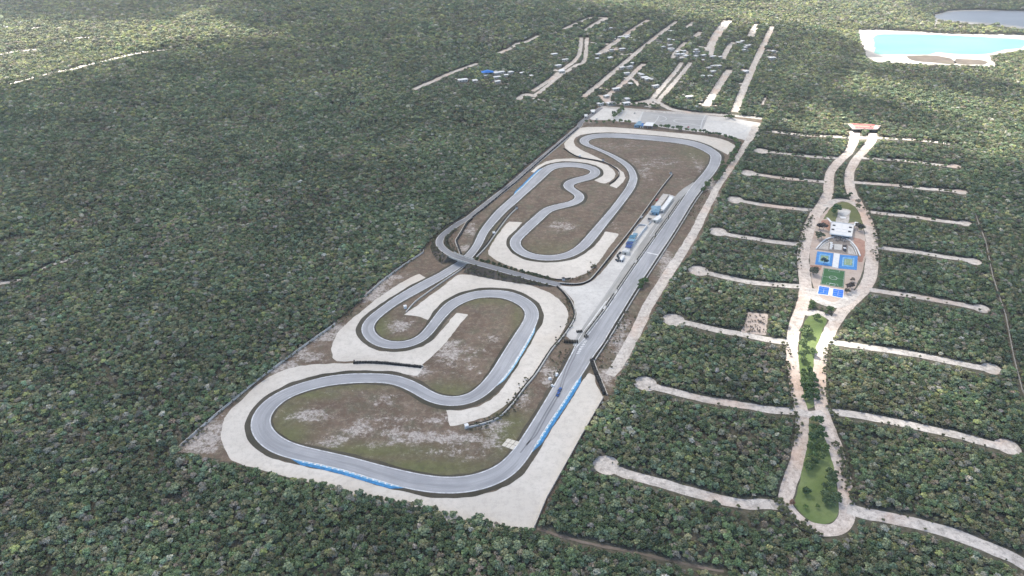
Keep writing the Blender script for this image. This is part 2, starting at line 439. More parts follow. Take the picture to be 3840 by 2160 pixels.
pale = .30+blobs([('a', 1560, 690, 230, 60, .8), ('a', 1750, 950, 140, 50, .9), ('a', 2050, 820, 180, 90, .95), ('a', 2250, 540, 160, 60, .7), ('a', 1900, 470, 200, 40, .45),
               ('b', 150, 620, 260, 80, .75), ('b', 480, 650, 240, 70, .85), ('b', 800, 650, 300, 60, .95), ('b', 1200, 520, 160, 60, .9), ('b', 600, 480, 150, 60, .8), ('b', 1500, 250, 90, 90, .8), ('b', 900, 800, 240, 50, .75),
               ('c', 1300, 1000, 140, 110, .85), ('c', 1000, 1180, 120, 50, .95), ('c', 1600, 1190, 70, 70, .5), ('c', 800, 720, 120, 60, .8), ('c', 1750, 850, 110, 50, .55), ('c', 2270, 1150, 60, 150, .6),
               ('e', 1400, 800, 80, 100, .6), ('e', 1000, 560, 100, 40, .3), ('e', 530, 1330, 110, 40, .75), ('e', 1750, 860, 60, 30, .6), ('e', 650, 910, 120, 25, .4),
               ('d', 1350, 400, 120, 50, .65), ('d', 430, 440, 60, 70, .9), ('d', 390, 620, 60, 30, 1.), ('d', 1880, 380, 50, 90, .5),
               ('c', 620, 330, 120, 60, .75), ('a', 1400, 60, 140, 60, .8), ('a', 450, 900, 120, 110, .85), ('a', 1250, 200, 90, 50, .8), ('a', 1500, 100, 200, 50, .8), ('c', 60, 780, 120, 80, 1.2), ('a', 420, 900, 180, 140, 1.2), ('a', 1250, 200, 130, 60, 1.1), ('c', 500, 420, 120, 70, 1.), ('a', 2250, 760, 300, 200, .5), ('b', 300, 560, 400, 150, .55), ('c', 1450, 1080, 200, 150, .5), ('c', 700, 250, 120, 60, .7), ('b', 1150, 660, 200, 80, .7), ('e', 1450, 700, 300, 60, .45), ('e', 1150, 530, 300, 40, .4),
               ('l', 1250, 800, 150, 400, .85), ('l', 1000, 1150, 90, 120, .95), ('d', 2400, 800, 100, 300, .75), ('l', 300, 1150, 150, 100, .65), ('e', 2100, 1000, 60, 300, .8),
               ('l', 600, 640, 60, 50, .95), ('e', 850, 270, 60, 40, .6)], vx, vy)
olive = blobs([('b', 400, 960, 600, 80, 1.), ('a', 1300, 900, 150, 120, .9), ('a', 2100, 1050, 500, 60, .9), ('b', 1330, 600, 130, 150, .9), ('a', 1500, 480, 200, 40, .9), ('b', 1400, 500, 150, 90, .8), ('a', 1250, 750, 120, 200, .7), ('a', 1900, 400, 300, 30, .7), ('c', 600, 760, 80, 120, .9), ('c', 800, 880, 200, 30, .8),
               ('c', 1700, 480, 300, 30, .6), ('c', 2000, 700, 60, 200, .6), ('c', 1300, 1380, 200, 60, .8), ('d', 1250, 640, 250, 60, .4), ('e', 1900, 600, 120, 60, .5), ('d', 700, 500, 60, 150, .5)], vx, vy)
o = mesh_obj('infield_ground', np.stack([vx, vy, np.zeros(len(vx))], 1), F.tolist(), M['site'], attrs={'pale': np.clip(pale*(.58+.6*fbm(vx, vy, 30, 5)), 0, 1), 'olive': np.clip(olive, 0, 1)})
o['kind'] = 'structure'
# ---------- race track: left/right edge pairs in driving order
PAIRS = """
e: 2160,640|2055,640 2145,720|2035,710 2080,820|1985,790 2000,915|1905,880 1950,985|1815,995 1890,1060|1770,1065 1780,1240|1640,1255 1650,1449|1500,1449
d: 2360,650|2195,665 2230,850|2050,870 2120,1010|1930,1050 1990,1220|1800,1250
l: 1050,580|850,500 950,745|730,660 880,850|625,735 820,940|545,870 750,1050|470,1020 700,1120|400,1150
b: 2060,60|1850,60 1960,225|1770,200 1850,390|1680,350 1720,580|1580,520 1650,700|1490,650 1590,800|1410,780 1545,880|1335,850 1470,980|1270,905 1380,1055|1190,955 1250,1120|1080,1000 1080,1180|950,1030 850,1210|800,1047 650,1210|600,1035 450,1185|400,1000 280,1150|200,950 0,1065|0,905
a: 1900,1262|1900,1103 1600,1185|1620,1045 1330,1135|1400,990 1130,1075|1250,925 1000,985|1160,855 925,890|1115,790 905,800|1105,725 925,700|1135,655 985,600|1220,575 1080,520|1330,498 1210,445|1480,437 1400,370|1650,398 1600,308|1850,372 1850,275|2050,363 2100,268|2220,366
b: 203,14|140,100 330,45|230,125 430,85|340,170 500,130|430,215 580,182|520,270 680,220|630,315 790,238|760,333 900,228|890,325 990,190|1030,290 1060,130|1130,230 1110,75|1210,160
c: 1707,1207|1880,1220 1800,1060|1985,1065 1900,905|2080,900 2000,750|2150,775 2055,670|2195,665 2068,610|2203,590 2045,560|2170,520 1980,510|2090,455 1880,463|1970,400 1760,442|1850,375 1640,445|1700,368 1530,463|1560,380 1430,505|1420,420 1350,560|1310,465 1285,620|1210,560 1215,700|1110,690 1145,795|1020,800 1080,865|960,850 990,915|880,885 880,950|790,897 760,970|690,885 620,958|600,850 510,915|550,800 435,850|533,750 402,780|545,705 415,715|590,660 470,650|650,610 560,585|730,545 660,505|830,480 780,420|940,425 900,350|1050,368 1020,285|1150,310 1150,225|1270,240 1280,150|1380,165
n: 485,792|642,847 570,715|730,750 650,640|820,640 730,545|900,530 785,450|960,430 830,350|1000,330 880,240|1060,230 960,130|1150,120 1060,0|1260,0
d: 700,240|820,235 800,150|910,160 890,70|1000,75
e: 165,939|275,944 245,855|375,855 320,785|465,770 380,737|520,748 460,708|600,740 570,695|700,742 700,698|790,757 820,718|845,775 900,743|863,790 945,780|850,812 950,812|800,832 920,848|740,842 850,873|670,852 760,888|610,875 690,905|575,900 662,930|565,930 680,955|590,965 730,985|640,993 775,1020|688,1030 787,1050|690,1050 770,1085|655,1082 720,1115|570,1108 620,1145|450,1128 500,1170|375,1153 440,1195|325,1195 350,1285|240,1268 260,1365|170,1330
d: 1010,480|890,475 955,525|842,530 940,565|833,575 955,605|855,630 1005,648|920,682 1090,680|1040,725 1200,692|1180,745 1310,688|1330,740 1400,665|1450,713 1480,622|1560,660 1550,560|1650,590 1640,460|1730,490 1740,345|1820,375 1840,230|1915,255 1940,100|2020,120 2005,10|2095,10
e: 1215,910|1310,900 1240,860|1315,860 1232,805|1300,800 1195,745|1260,735 1130,690|1195,685 1040,635|1110,635 940,585|1010,590 840,543|920,552 765,515|855,525 728,490|823,495 740,455|835,470 800,425|880,455 900,408|960,447 1050,403|1080,447 1250,411|1250,458 1450,427|1450,473 1650,447|1640,493 1820,470|1780,512 1950,500|1880,538 2040,538|1960,570 2110,580|2020,605 2150,615|2052,625
"""
L_, R_ = [], []
k = None
for tk in PAIRS.split():
    if tk.endswith(':'): k = tk[:-1]; continue
    a, b_ = tk.split('|'); L_.append(W(k, *map(float, a.split(',')))); R_.append(W(k, *map(float, b_.split(','))))
L_, R_ = np.array(L_), np.array(R_)
both = np.concatenate([L_, R_], 1)
def cat4(P):
    n = len(P); out = []
    for i in range(n):
        p0, p1, p2, p3 = P[i-1], P[i], P[(i+1) % n], P[(i+2) % n]
        for t in np.linspace(0, 1, 12, endpoint=False):
            out.append(.5*((2*p1)+(-p0+p2)*t+(2*p0-5*p1+4*p2-p3)*t*t+(-p0+3*p1-3*p2+p3)*t**3))
    return np.array(out)
bb = cat4(both)
cen = (bb[:, :2]+bb[:, 2:])/2
d = np.r_[0, np.cumsum(np.linalg.norm(np.diff(np.vstack([cen, cen[:1]]), axis=0), axis=1))]
T = np.arange(0, d[-1], 2.0)
bb2 = np.vstack([bb, bb[:1]])
bb = np.stack([np.interp(T, d, bb2[:, i]) for i in range(4)], 1)
bb = gsmooth(bb, 2.6, True)
TL, TR = bb[:, :2], bb[:, 2:]
TC = (TL+TR)/2; TN = TL-TR; TWD = np.linalg.norm(TN, axis=1)
# width from perpendicular
NT = normals(TC, True)
TWP = gsmooth(np.abs((TN*NT).sum(1)), 6, True)
TL2 = TC+NT*(TWP/2)[:, None]; TR2 = TC-NT*(TWP/2)[:, None]
print('track length', T[-1], 'width', TWP.min(), TWP.mean(), TWP.max())
# ---------- gravel traps
G1 = pts('c', "1040,1146 900,1130 650,1112 350,1103 a: 1900,166 1600,175 1400,196 1250,236 1100,300 950,410 830,530 720,625 650,720 615,830 612,930 640,1010 700,1130 850,1200 u: 0,140 z: 900,1262 1040,1294 1180,1322 1342,1340 "
     "b: 1660,1440 1740,1260 1870,1040 1970,850 2080,650 2200,440 2312,250 2235,95 l: 860,1130 785,1098 700,1200 610,1360 b: 1900,410 1780,590 1650,820 1570,940 1430,1080 1250,1175 1050,1235 850,1255 600,1235 300,1185 0,1120 "
     "a: 1900,1300 1550,1225 1250,1160 1080,1105 960,1010 890,910 880,800 900,690 960,590 1060,505 1200,430 1400,350 1600,290 1850,255 2150,250 c: 800,1205 980,1235")
G2 = pts('c', "1000,205 900,250 800,305 680,385 560,465 450,560 330,650 230,740 170,810 130,890 110,965 125,1045 170,1088 350,1086 660,1085 900,1112 1020,1128 1100,1060 1180,985 1265,900 1330,820 1400,720 1495,615 1375,597 "
     "1310,670 1240,760 1150,860 1050,930 900,975 760,990 600,985 480,932 400,865 365,790 378,720 460,640 590,545 700,462 860,385 1085,258")
G3 = pts('c', "845,618 900,575 1000,510 1100,430 1200,360 1300,280 1390,215 1450,213 1600,225 1800,252 2000,292 2150,332 2300,390 2400,460 2480,550 2502,620 2470,740 2420,830 2370,920 2290,1030 2200,1150 2110,1290 "
     "b: 1530,110 1450,200 1370,290 1280,360 1150,430 1000,480 860,520 768,530 737,372 900,372 1050,335 1180,270 1265,190 1335,100 1405,0 c: 2040,1040 2140,870 2220,715 2245,600 2200,500 2100,425 1950,375 1750,347 1560,362 1400,410 1300,460 1220,530 1150,610 1090,672 1000,635")
G4 = pts('d', "830,350 780,400 720,480 660,570 620,640 630,690 700,740 820,795 950,845 1100,890 1250,925 1400,935 1500,915 1600,870 1690,810 1750,735 1820,630 1890,540 1938,475 1800,452 1740,540 1680,610 1600,665 1500,714 1380,748 1200,763 1050,750 930,710 850,655 815,590 820,530 870,465 930,400 965,360")
G5 = pts('e', "245,790 310,730 400,685 500,662 650,655 780,665 920,690 1010,722 1070,765 1095,815 1078,860 1035,890 990,908 940,900 865,868 930,845 972,800 965,765 900,725 820,704 700,688 560,683 430,703 350,750 305,800")
G6 = pts('o', "89,413 200,398 450,400 800,425 1000,445 1200,465 1500,490 1700,515 1900,550 2000,588 2090,640 2050,700 1990,760 1850,680 1750,640 1600,600 1400,565 1200,540 1000,515 700,485 450,470 250,478 100,500 30,535 5,580 "
     "e: 690,530 750,570 870,625 1000,690 1110,745 1175,800 1195,850 1165,900 1110,955 1035,930 1095,885 1133,835 1120,780 1060,728 960,688 820,662 740,645 650,600 590,550 575,505 640,440")
for i, (P, nm) in enumerate(((G1, 'gravel_trap'), (G2, 'gravel_trap'), (G3, 'gravel_trap'), (G4, 'gravel_trap'), (G5, 'gravel_trap'), (G6, 'gravel_trap'))):
    poly(nm, P, .048+.004*i, M['gravel'], jit=.35, step=2.0, smooth=False, seed=i)
# ---------- paved pit area, pit lane, paddock, side strips
APR = pts('e', "1570,1010 1640,1018 1700,1040 1770,1060 1640,1255 1500,1449 d: 2130,750 1930,1060 1690,1410 l: 760,630 d: 1505,1380 1510,1330 1505,1240 1480,1150 1400,1060 1320,992 1440,1005 1560,998 1660,955 1745,880 1850,755 1965,600 2120,400 2280,200 2385,65")
l_low = pts('l', "590,190 630,330 605,430 520,560 480,610 540,665 625,690 740,655 960,320 1180,40 1100,-100")
poly('pit_apron', APR, .06, M['apron'], jit=.2, step=2.5, smooth=False)
poly('pit_entry_ground', l_low, .07, M['apron'], jit=.3, step=2.5, smooth=False)
PL = pts('e', "1905,905 1800,975 1725,1050 1640,1170 1540,1300 1455,1420 d: 2100,710 1900,1010 1660,1360 l: 755,545 690,640 640,760")
rib('pit_lane', PL, 7.5, .10, M['pitlane'], jit=.15)
# broken limestone strip on the right of the straight, and the road along it
STRIP = pts('e', "2480,330 2576,300 2450,500 2350,660 2270,800 2175,960 2110,1080 2030,1250 1950,1449 w: 330,0 250,150 100,330 0,510 x: 480,0 440,80 370,190 330,270 290,340 262,365 160,130 l: 1060,620 1250,300 e: 1800,1240 1960,1080 2060,980 2250,780 2350,620 2430,470")
rib('service_road', pts('e', "2530,300 2480,400 2400,530 2320,650 2225,790 2130,930 2060,1060 1960,1250 1870,1430 l: 1590,170 1480,400 1370,620 1250,840 1150,1010 1060,1130"), [12, 9, 7, 7, 7.5, 8.5, 9, 9, 9, 8], .05, M['dirt'], jit=.35)
poly('paddock_yard', pts('o', "360,135 470,150 620,165 900,200 1300,230 1900,265 2300,330 2420,350 2360,430 2260,590 2180,560 2000,520 1800,480 1500,450 1200,415 1040,385 1030,370 900,345 850,345 590,330 480,310 240,310 210,290"), .04, M['apron'], jit=.5, step=4, smooth=False)
poly('kart_paddock', pts('o', "900,205 1100,205 1400,215 1740,250 1660,440 1500,440 1200,405 1040,380 860,330"), .07, M['paddock'], smooth=False)
rib('entrance_road', pts('o', "350,140 600,160 900,185 1200,210 1500,222 1900,245 2200,265 2430,290"), 10, .09, M['lane'], jit=.5)
for P_, wd in (("1730,330 1900,335 2080,350 2200,385 2235,420 2180,465 2050,485 1850,470 1700,455", 1.4), ("1290,320 1340,300 1500,300 1700,305", 1.3), ("1290,320 1340,345 1500,360 1650,385", 1.3),
               ("1100,260 1080,300 1040,350", 1.2), ("640,180 600,280 560,320", 1.5), ("700,190 660,250 610,310", 1.5), ("1150,380 1400,400 1650,430", 1.2), ("1700,250 1660,330 1640,420", 1.5), ("1250,270 1450,280 1690,285", 1.2),
               ("900,200 870,260 830,330", 1.5), ("1000,240 1150,260 1200,300 1120,330", 1.2), ("1950,270 2150,300 2230,310", 1.2)):
    rib('painted_line', pts('o', P_), wd, .13, M['grey'], kind='structure')
# ---------- track
n = len(TC); closedT = True
v = ribbon('verge', TL2+NT*2.7, TR2-NT*2.7, .09, M['verge'], closed=True)
r_ = np.random.RandomState(3)
ja = gsmooth(r_.randn(n), 1.3, True)*.7; jb = gsmooth(r_.randn(n), 1.3, True)*.7
def shift(P, off): return P+NT*np.asarray(off)[:, None] if not np.isscalar(off) else P+NT*off
bpy.data.objects.remove(v, do_unlink=True)
t0_ = np.roll(TC, -6, 0)-TC; t1_ = TC-np.roll(TC, 6, 0)
crv = (t1_[:, 0]*t0_[:, 1]-t1_[:, 1]*t0_[:, 0])/(np.linalg.norm(t0_, axis=1)*np.linalg.norm(t1_, axis=1)); crv = gsmooth(crv, 8, True)
vl = 2.5+1.3*np.clip(-crv*5, 0, 1)-1.0*np.clip(crv*5, 0, 1); vr = 2.5+1.3*np.clip(crv*5, 0, 1)-1.0*np.clip(-crv*5, 0, 1)
ribbon('verge', shift(TL2, vl+ja), shift(TR2, -vr+jb), .09, M['verge'], closed=True)
track = ribbon('race_track', TL2, TR2, .13, M['asphalt'], closed=True)
for s0, sg in ((TL2, -1), (TR2, 1)):
    e1 = shift(s0, sg*.0); e2 = shift(s0, sg*.75)
    ribbon('edge_line', e1, e2, .16, M['kerbline'], closed=True)
def track_index(k, x, y):
    p = np.array(W(k, x, y)); return int(np.argmin(((TC-p)**2).sum(1)))
# wheel-worn darker racing streaks
def kerb(side, a, b_, wd, mats, label, lift=.0):
    """painted run-off kerb outside the track edge from index a to b_, built as alternating stripes"""
    n = len(TC); m = (b_-a) % n
    ids = [(a+i) % n for i in range(m+1)]
    E = (TL2 if side > 0 else TR2)[ids]; Nn = NT[ids]*side
    t = np.linspace(0, 1, m+1); ww = wd*np.minimum(1, np.minimum(t, 1-t)*9+.05)
    t_ = thing('painted_kerb', label, 'kerb', (E[:, 0].mean(), E[:, 1].mean(), 0))
    base = np.array([E[:, 0].mean(), E[:, 1].mean()])
    def strip(nm, f0, f1, z, mat):
        A = E+Nn*(ww*f0)[:, None]-base; B = E+Nn*(ww*f1)[:, None]-base
        return ribbon(nm, A, B, z, mat, t_, kind=None)
    strip('inner_band', .0, .34, .19, M[mats[0]]); strip('outer_band', .34, 1., .21, M[mats[1]])
    mb = MB()
    for i in range(0, m-1, 1):
        if i % 2: continue
        p = E[i]+Nn[i]*ww[i]*.15-base; ang = math.atan2(*(E[min(i+1, m)]-E[i])[::-1])
        if ww[i] > .6*wd: mb.box(p[0], p[1], .20, 1.0, ww[i]*.26, .06, ang)
    o = mb.build('stripe', M['white'], t_, base=False); o['kind'] = 'stuff'
    return t_
kerb(1, track_index('l', 690, 1130), track_index('b', 1600, 790), 3.0, ('lblue', 'blue'), 'long blue kerb beside the main straight above the white gravel corner')
kerb(1, track_index('b', 300, 1150), track_index('a', 1310, 1135), 3.2, ('lblue', 'blue'), 'long blue kerb along the nearest edge of the track')
kerb(-1, track_index('b', 1230, 130), track_index('c', 2170, 730), 1.6, ('white', 'lblue'), 'thin pale blue kerb on the right side of the middle loop')
kerb(1, track_index('e', 80, 1020), track_index('e', 400, 760), 2.6, ('lblue', 'blue'), 'short blue kerb on the upper left loop near the boundary road')
# dark tyre streaks on the wide straight
for a in ("l: 620,760 560,900 500,1020 440,1200 400,1320 b: 1720,420 1600,640 1540,720", "l: 660,760 600,900 540,1020 470,1200 420,1340 b: 1745,430 1640,620 1560,700 1480,800"):
    rib('tyre_mark', pts('l', a), .9, .15, M['asphalt2'])
# start line, grid marks, concrete pad, bollard stones
mb = MB(); p0 = np.array(W('m', 805, 1195)); p1 = np.array(W('m', 1012, 1240)); ang = math.atan2(p1[1]-p0[1], p1[0]-p0[0])
mid = (p0+p1)/2
o = MB().box(mid[0], mid[1], .17, np.linalg.norm(p1-p0), 1.6, .01, ang).build('start_line', M['white']); tag(o, 'white start line painted across the main straight', 'road marking')
for x, y in ((745, 690), (728, 712), (712, 735), (698, 758), (684, 780), (672, 800), (660, 822), (648, 845)):
    p = W('l', x, y); o = MB().box(p[0], p[1], .17, 2.6, .9, .01, .35).build('lane_marking', M['white'])
    tag(o, 'white dash in the pit exit chevrons at the end of the pit wall', 'road marking', 'dashes of the pit exit marking')
# white guide lines of the pit lane
for P_ in ("1010,170 860,370 720,560 640,690 560,860", "1060,120 900,330 780,490", "1110,90 950,300 820,470"):
    rib('lane_line', pts('l', P_), .5, .14, M['white'])
for P_ in ("l: 1150,40 960,300 780,530", "e: 1690,1090 1560,1270 1440,1440"):
    rib('lane_line', pts('l', P_), .35, .14, M['white'])
padc = [W('b', *p) for p in ((1352, 655), (1478, 692), (1405, 772), (1288, 727))]
pad = thing('concrete_pad', 'square white concrete pad on the grass beside the lower straight', 'slab', (np.mean([p[0] for p in padc]), np.mean([p[1] for p in padc]), 0))
A_, B_, C_, D_ = [np.array(p)-np.array(pad.location[:2]) for p in padc]
for i in range(3):
    for j in range(2):
        f = lambda u, v_: (A_*(1-u)+B_*u)*(1-v_)+(D_*(1-u)+C_*u)*v_
        g_ = .02
        MB().prism([f(i/3+g_, j/2+g_), f((i+1)/3-g_, j/2+g_), f((i+1)/3-g_, (j+1)/2-g_), f(i/3+g_, (j+1)/2-g_)], .0, .22).build('slab', M['cream'], pad, base=False)
for k_, x, y, s_ in (('b', 1850, 8, 1.1), ('l', 372, 1120, 1.5), ('l', 366, 1142, 1.0), ('l', 283, 1180, 1.7), ('l', 312, 1268, 1.4), ('l', 330, 1275, 1.1), ('b', 1770, 60, 1.3), ('c', 2383, 1225, 1.6)):
    p = W(k_, x, y); o = MB().box(p[0], p[1], 0, s_*1.2, s_, s_*.9, .5, .15).build('marker_block', M['wroof'])
    tag(o, 'white concrete marker block on the grass left of the straight', 'block', 'white blocks left of the straight')
# ---------- raised access road with bridge over the track
BR = [('o_', 0)]
rd = []
for k_, x, y, z in (('d', 2000, -0, 0),):
    pass
RP = [('n', 2400, 1235, .1), ('n', 2180, 1185, .6), ('n', 1900, 1118, 2.2), ('n', 1600, 1035, 3.6), ('n', 1300, 950, 4.8), ('n', 1050, 882, 5.4), ('n', 850, 830, 5.8), ('n', 640, 768, 6.0), ('n', 440, 700, 6.0), ('n', 270, 610, 5.0), ('n', 160, 510, 3.8),
      ('n', 135, 420, 2.6), ('n', 190, 320, 1.5), ('n', 290, 235, .8), ('n', 420, 140, .3), ('n', 560, 50, .12), ('d', 410, 325, .12), ('d', 560, 205, .12), ('d', 700, 95, .12), ('d', 830, -5, .12),
      ('e', 190, 790, .12), ('e', 340, 662, .12), ('e', 500, 530, .12), ('e', 640, 410, .12), ('e', 740, 322, .12), ('o', 90, 350, .12), ('o', 230, 250, .12), ('o', 360, 150, .12)]
P3 = np.array([(*W(k_, x, y, z), z) for k_, x, y, z in RP])
P3 = catmull(P3, 2.0); P3[:, 2] = np.maximum(.12, gsmooth(P3[:, 2], 4, False)); P3[:, :2] = gsmooth(P3[:, :2], 2, False)
nr = normals(P3[:, :2]); wr = np.full(len(P3), 7.0)
ribbon('access_road', P3[:, :2]+nr*3.5, P3[:, :2]-nr*3.5, P3[:, 2], M['asphalt2'])
for sg in (-1, 1): ribbon('edge_line', P3[:, :2]+nr*(sg*3.3-.2), P3[:, :2]+nr*(sg*3.3+.2), P3[:, 2]+.03, M['white'] if sg > 0 else M['concrete'])
hi = P3[:, 2] > .3
dtr = np.array([np.sqrt(((TC-p)**2).sum(1).min()) for p in P3[:, :2]])
gap = dtr < 10
# embankments: slope out at 1:1.3 on both sides, left open where the road passes beneath
seg = []; cur = []
for i in range(len(P3)):
    if hi[i] and not gap[i]: cur.append(i)
    elif cur: seg.append(cur); cur = []
for sgm in seg:
    if len(sgm) < 3: continue
    I = np.array(sgm); h = P3[I, 2]; r_ = np.random.RandomState(len(I))
    V = []; F = []
    for q_, i in enumerate(I):
        z = P3[i, 2]
        for off, zz in ((-4.2-z*1.25-r_.rand()*.8, -.02), (-4.2-z*.6, z*.5), (-3.9, z-.05), (3.9, z-.05), (4.2+z*.6, z*.5), (4.2+z*1.25+r_.rand()*.8, -.02)):
            V.append((*(P3[i, :2]+nr[i]*off), zz))
    for q_ in range(len(I)-1):
        for c_ in range(5): F.append((q_*6+c_, q_*6+c_+1, q_*6+c_+7, q_*6+c_+6))
    F += [(0, 1, 2, 3, 4, 5), tuple((len(I)-1)*6+c_ for c_ in (5, 4, 3, 2, 1, 0))]
    o = mesh_obj('embankment', V, F, M['slope']); o['kind'] = 'structure'
gi = [i for i in range(len(P3)) if gap[i] and P3[i, 2] > 3]
bc = P3[gi].mean(0)
bridge = thing('bridge', 'concrete road bridge carrying the access road over the race track', 'bridge', (bc[0], bc[1], 0))
i0, i1 = gi[0]-2, gi[-1]+2
I = list(range(i0, i1+1)); Q = P3[I]-np.array([bc[0], bc[1], 0])
mb = MB(); mb.wall(np.c_[Q[:, :2], Q[:, 2]-.95], 8.4, .85); mb.build('deck', M['dconc'], bridge, base=False)
for sg in (-1, 1):
    MB().wall(np.c_[Q[:, :2]+nr[I]*sg*4.0, Q[:, 2]-.05], .35, .95).build('parapet', M['concrete'], bridge, base=False)
for e in (0, len(I)-1):
    a_ = math.atan2(nr[I[e]][1], nr[I[e]][0])
    MB().box(Q[e, 0], Q[e, 1], -.05, 8.2, 1.2, Q[e, 2]-.9, a_).build('abutment', M['dconc'], bridge, base=False)
fill(np.vstack([P3[:, :2]+nr*5, (P3[:, :2]-nr*5)[::-1]]))
# ---------- barriers and walls (each its own thing; white wall with a dark tyre row that also stands in for its shadow)
def barrier(s, label, h=1.3, wd=.55, tyre=0, cat='barrier', mat='concrete', name='concrete_barrier', th=1.5, tw=1.7, smooth=True, step=3):
    P = pts('z', s) if isinstance(s, str) else s; P = catmull(P, step) if smooth else resample(P, step)
    c_ = P.mean(0); t = thing(name, label, cat, (c_[0], c_[1], 0)); Q = P-c_
    MB().wall(Q, wd, h, 0).build('wall', M[mat], t, base=False)
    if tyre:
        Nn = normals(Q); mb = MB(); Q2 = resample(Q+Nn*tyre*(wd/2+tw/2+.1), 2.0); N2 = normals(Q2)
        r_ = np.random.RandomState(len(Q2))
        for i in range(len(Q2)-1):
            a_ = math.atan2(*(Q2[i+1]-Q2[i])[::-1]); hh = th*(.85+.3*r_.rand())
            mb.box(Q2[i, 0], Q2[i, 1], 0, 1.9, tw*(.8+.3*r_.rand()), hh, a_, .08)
        o = mb.build('tyre_shadow_row', M['rubber'], t, base=False); o['kind'] = 'stuff'
    return t
def barrier_off(side, k1, x1, y1, k2, x2, y2, off, label, **kw):
    a, b_ = track_index(k1, x1, y1), track_index(k2, x2, y2); n = len(TC)
    ids = [(a+i) % n for i in range((b_-a) % n+1)]
    E = (TL2 if side > 0 else TR2)[ids]+NT[ids]*side*off
    E = gsmooth(E, 6, False)
    return barrier(E, label, **kw)
pw = [('e', 1760, 1090, 'e', 1640, 1250, 'farthest section of the low pit wall beside the straight'), ('e', 1625, 1272, 'e', 1510, 1432, 'pit wall section with a dark row between the blue roofs and the straight'),
      ('d', 2295, 520, 'd', 2140, 750, 'pit wall section facing the start line from above'), ('d', 2115, 790, 'd', 1940, 1050, 'pit wall section just below the start line'),
      ('d', 1920, 1070, 'l', 1010, 285, 'upper part of the long dark pit wall near the pit exit'), ('l', 990, 310, 'l', 770, 625, 'nearest end of the dark pit wall beside the pit exit')]
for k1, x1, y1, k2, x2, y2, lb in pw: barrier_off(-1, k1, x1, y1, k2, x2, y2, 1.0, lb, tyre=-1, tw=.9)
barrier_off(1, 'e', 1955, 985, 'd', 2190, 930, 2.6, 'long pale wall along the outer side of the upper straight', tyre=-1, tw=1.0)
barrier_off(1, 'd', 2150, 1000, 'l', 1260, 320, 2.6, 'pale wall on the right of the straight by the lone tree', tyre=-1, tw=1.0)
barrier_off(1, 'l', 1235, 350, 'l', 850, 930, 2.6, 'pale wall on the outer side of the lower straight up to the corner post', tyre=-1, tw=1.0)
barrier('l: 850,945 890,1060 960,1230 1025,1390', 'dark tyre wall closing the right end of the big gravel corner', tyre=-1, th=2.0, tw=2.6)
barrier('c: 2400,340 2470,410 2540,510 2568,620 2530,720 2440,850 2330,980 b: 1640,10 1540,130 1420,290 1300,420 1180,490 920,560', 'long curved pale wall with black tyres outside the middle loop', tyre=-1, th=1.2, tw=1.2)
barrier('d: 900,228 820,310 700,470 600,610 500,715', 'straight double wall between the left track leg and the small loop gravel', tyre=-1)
barrier('e: 1665,820 1560,950 1400,1170 1250,1375 d: 1860,680 1700,880 1620,955 1500,985 1330,975', 'very long pale wall between the infield and the pit apron', tyre=1, th=1.0, tw=.9)
barrier('c: 1475,110 1420,165 1250,280 1100,385 960,490 865,595', 'thin wall along the inner side of the left diagonal leg', tyre=0, h=1.1)
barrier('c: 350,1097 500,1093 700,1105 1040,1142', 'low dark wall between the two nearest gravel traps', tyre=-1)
barrier('d: 440,330 400,360 330,480 285,550 310,620 335,690', 'bent dark wall inside the loop of the access road', tyre=1, smooth=False)
barrier('e: 575,560 650,610 740,650 950,690 1050,730 1120,780 1130,830 1080,885 1035,915', 'dark curved wall between the two far gravel traps', tyre=0, h=1.4, mat='rubber')
barrier('n: 1850,1010 2100,1085 2350,1140 2576,1110', 'dark low wall beside the lower end of the access road', tyre=0, mat='rubber', h=1.0)
def fence(s, label, h=1.7, mat='concrete', wd=.3, post=0, name='boundary_wall', cat='wall'):
    P = resample(pts('z', s), 3); c_ = P.mean(0); t = thing(name, label, cat, (c_[0], c_[1], 0)); Q = P-c_
    MB().wall(Q, wd, h, 0).build('wall', M[mat], t, base=False)
    mb = MB(); Q2 = resample(Q, 8)
    for x, y in Q2: mb.box(x, y, 0, .5, .5, h+.25)
    o = mb.build('post', M['concrete'], t, base=False); o['kind'] = 'stuff'
    return t
fence('z: 447,1130 a: 560,695 1000,330 1440,5 c: 150,720', 'grey boundary wall from the near left corner up beside the forest')
fence('c: 450,440 630,280 820,140 1040,-5 d: -30,650', 'grey boundary wall between the forest and the middle gravel traps')
fence('d: 455,318 600,205 830,15 e: 100,895 400,625 720,350', 'dark low wall along the inner side of the boundary road', h=1.6, mat='rubber')  # wall blackened to stand for the shadow edge beside the road
fence('b: 2310,260 2200,450 2080,660 1970,860 1740,1270 z: 1345,1327', 'grey boundary wall between the big gravel corner and the right forest', h=1.8)
fence('z: 2453,540 j: 2250,1150 2310,1446 h: 2420,200 2490,560 2560,830 z: 2590,1010', 'thin pale boundary wall through the forest at the right', h=1.2, mat='dconc')
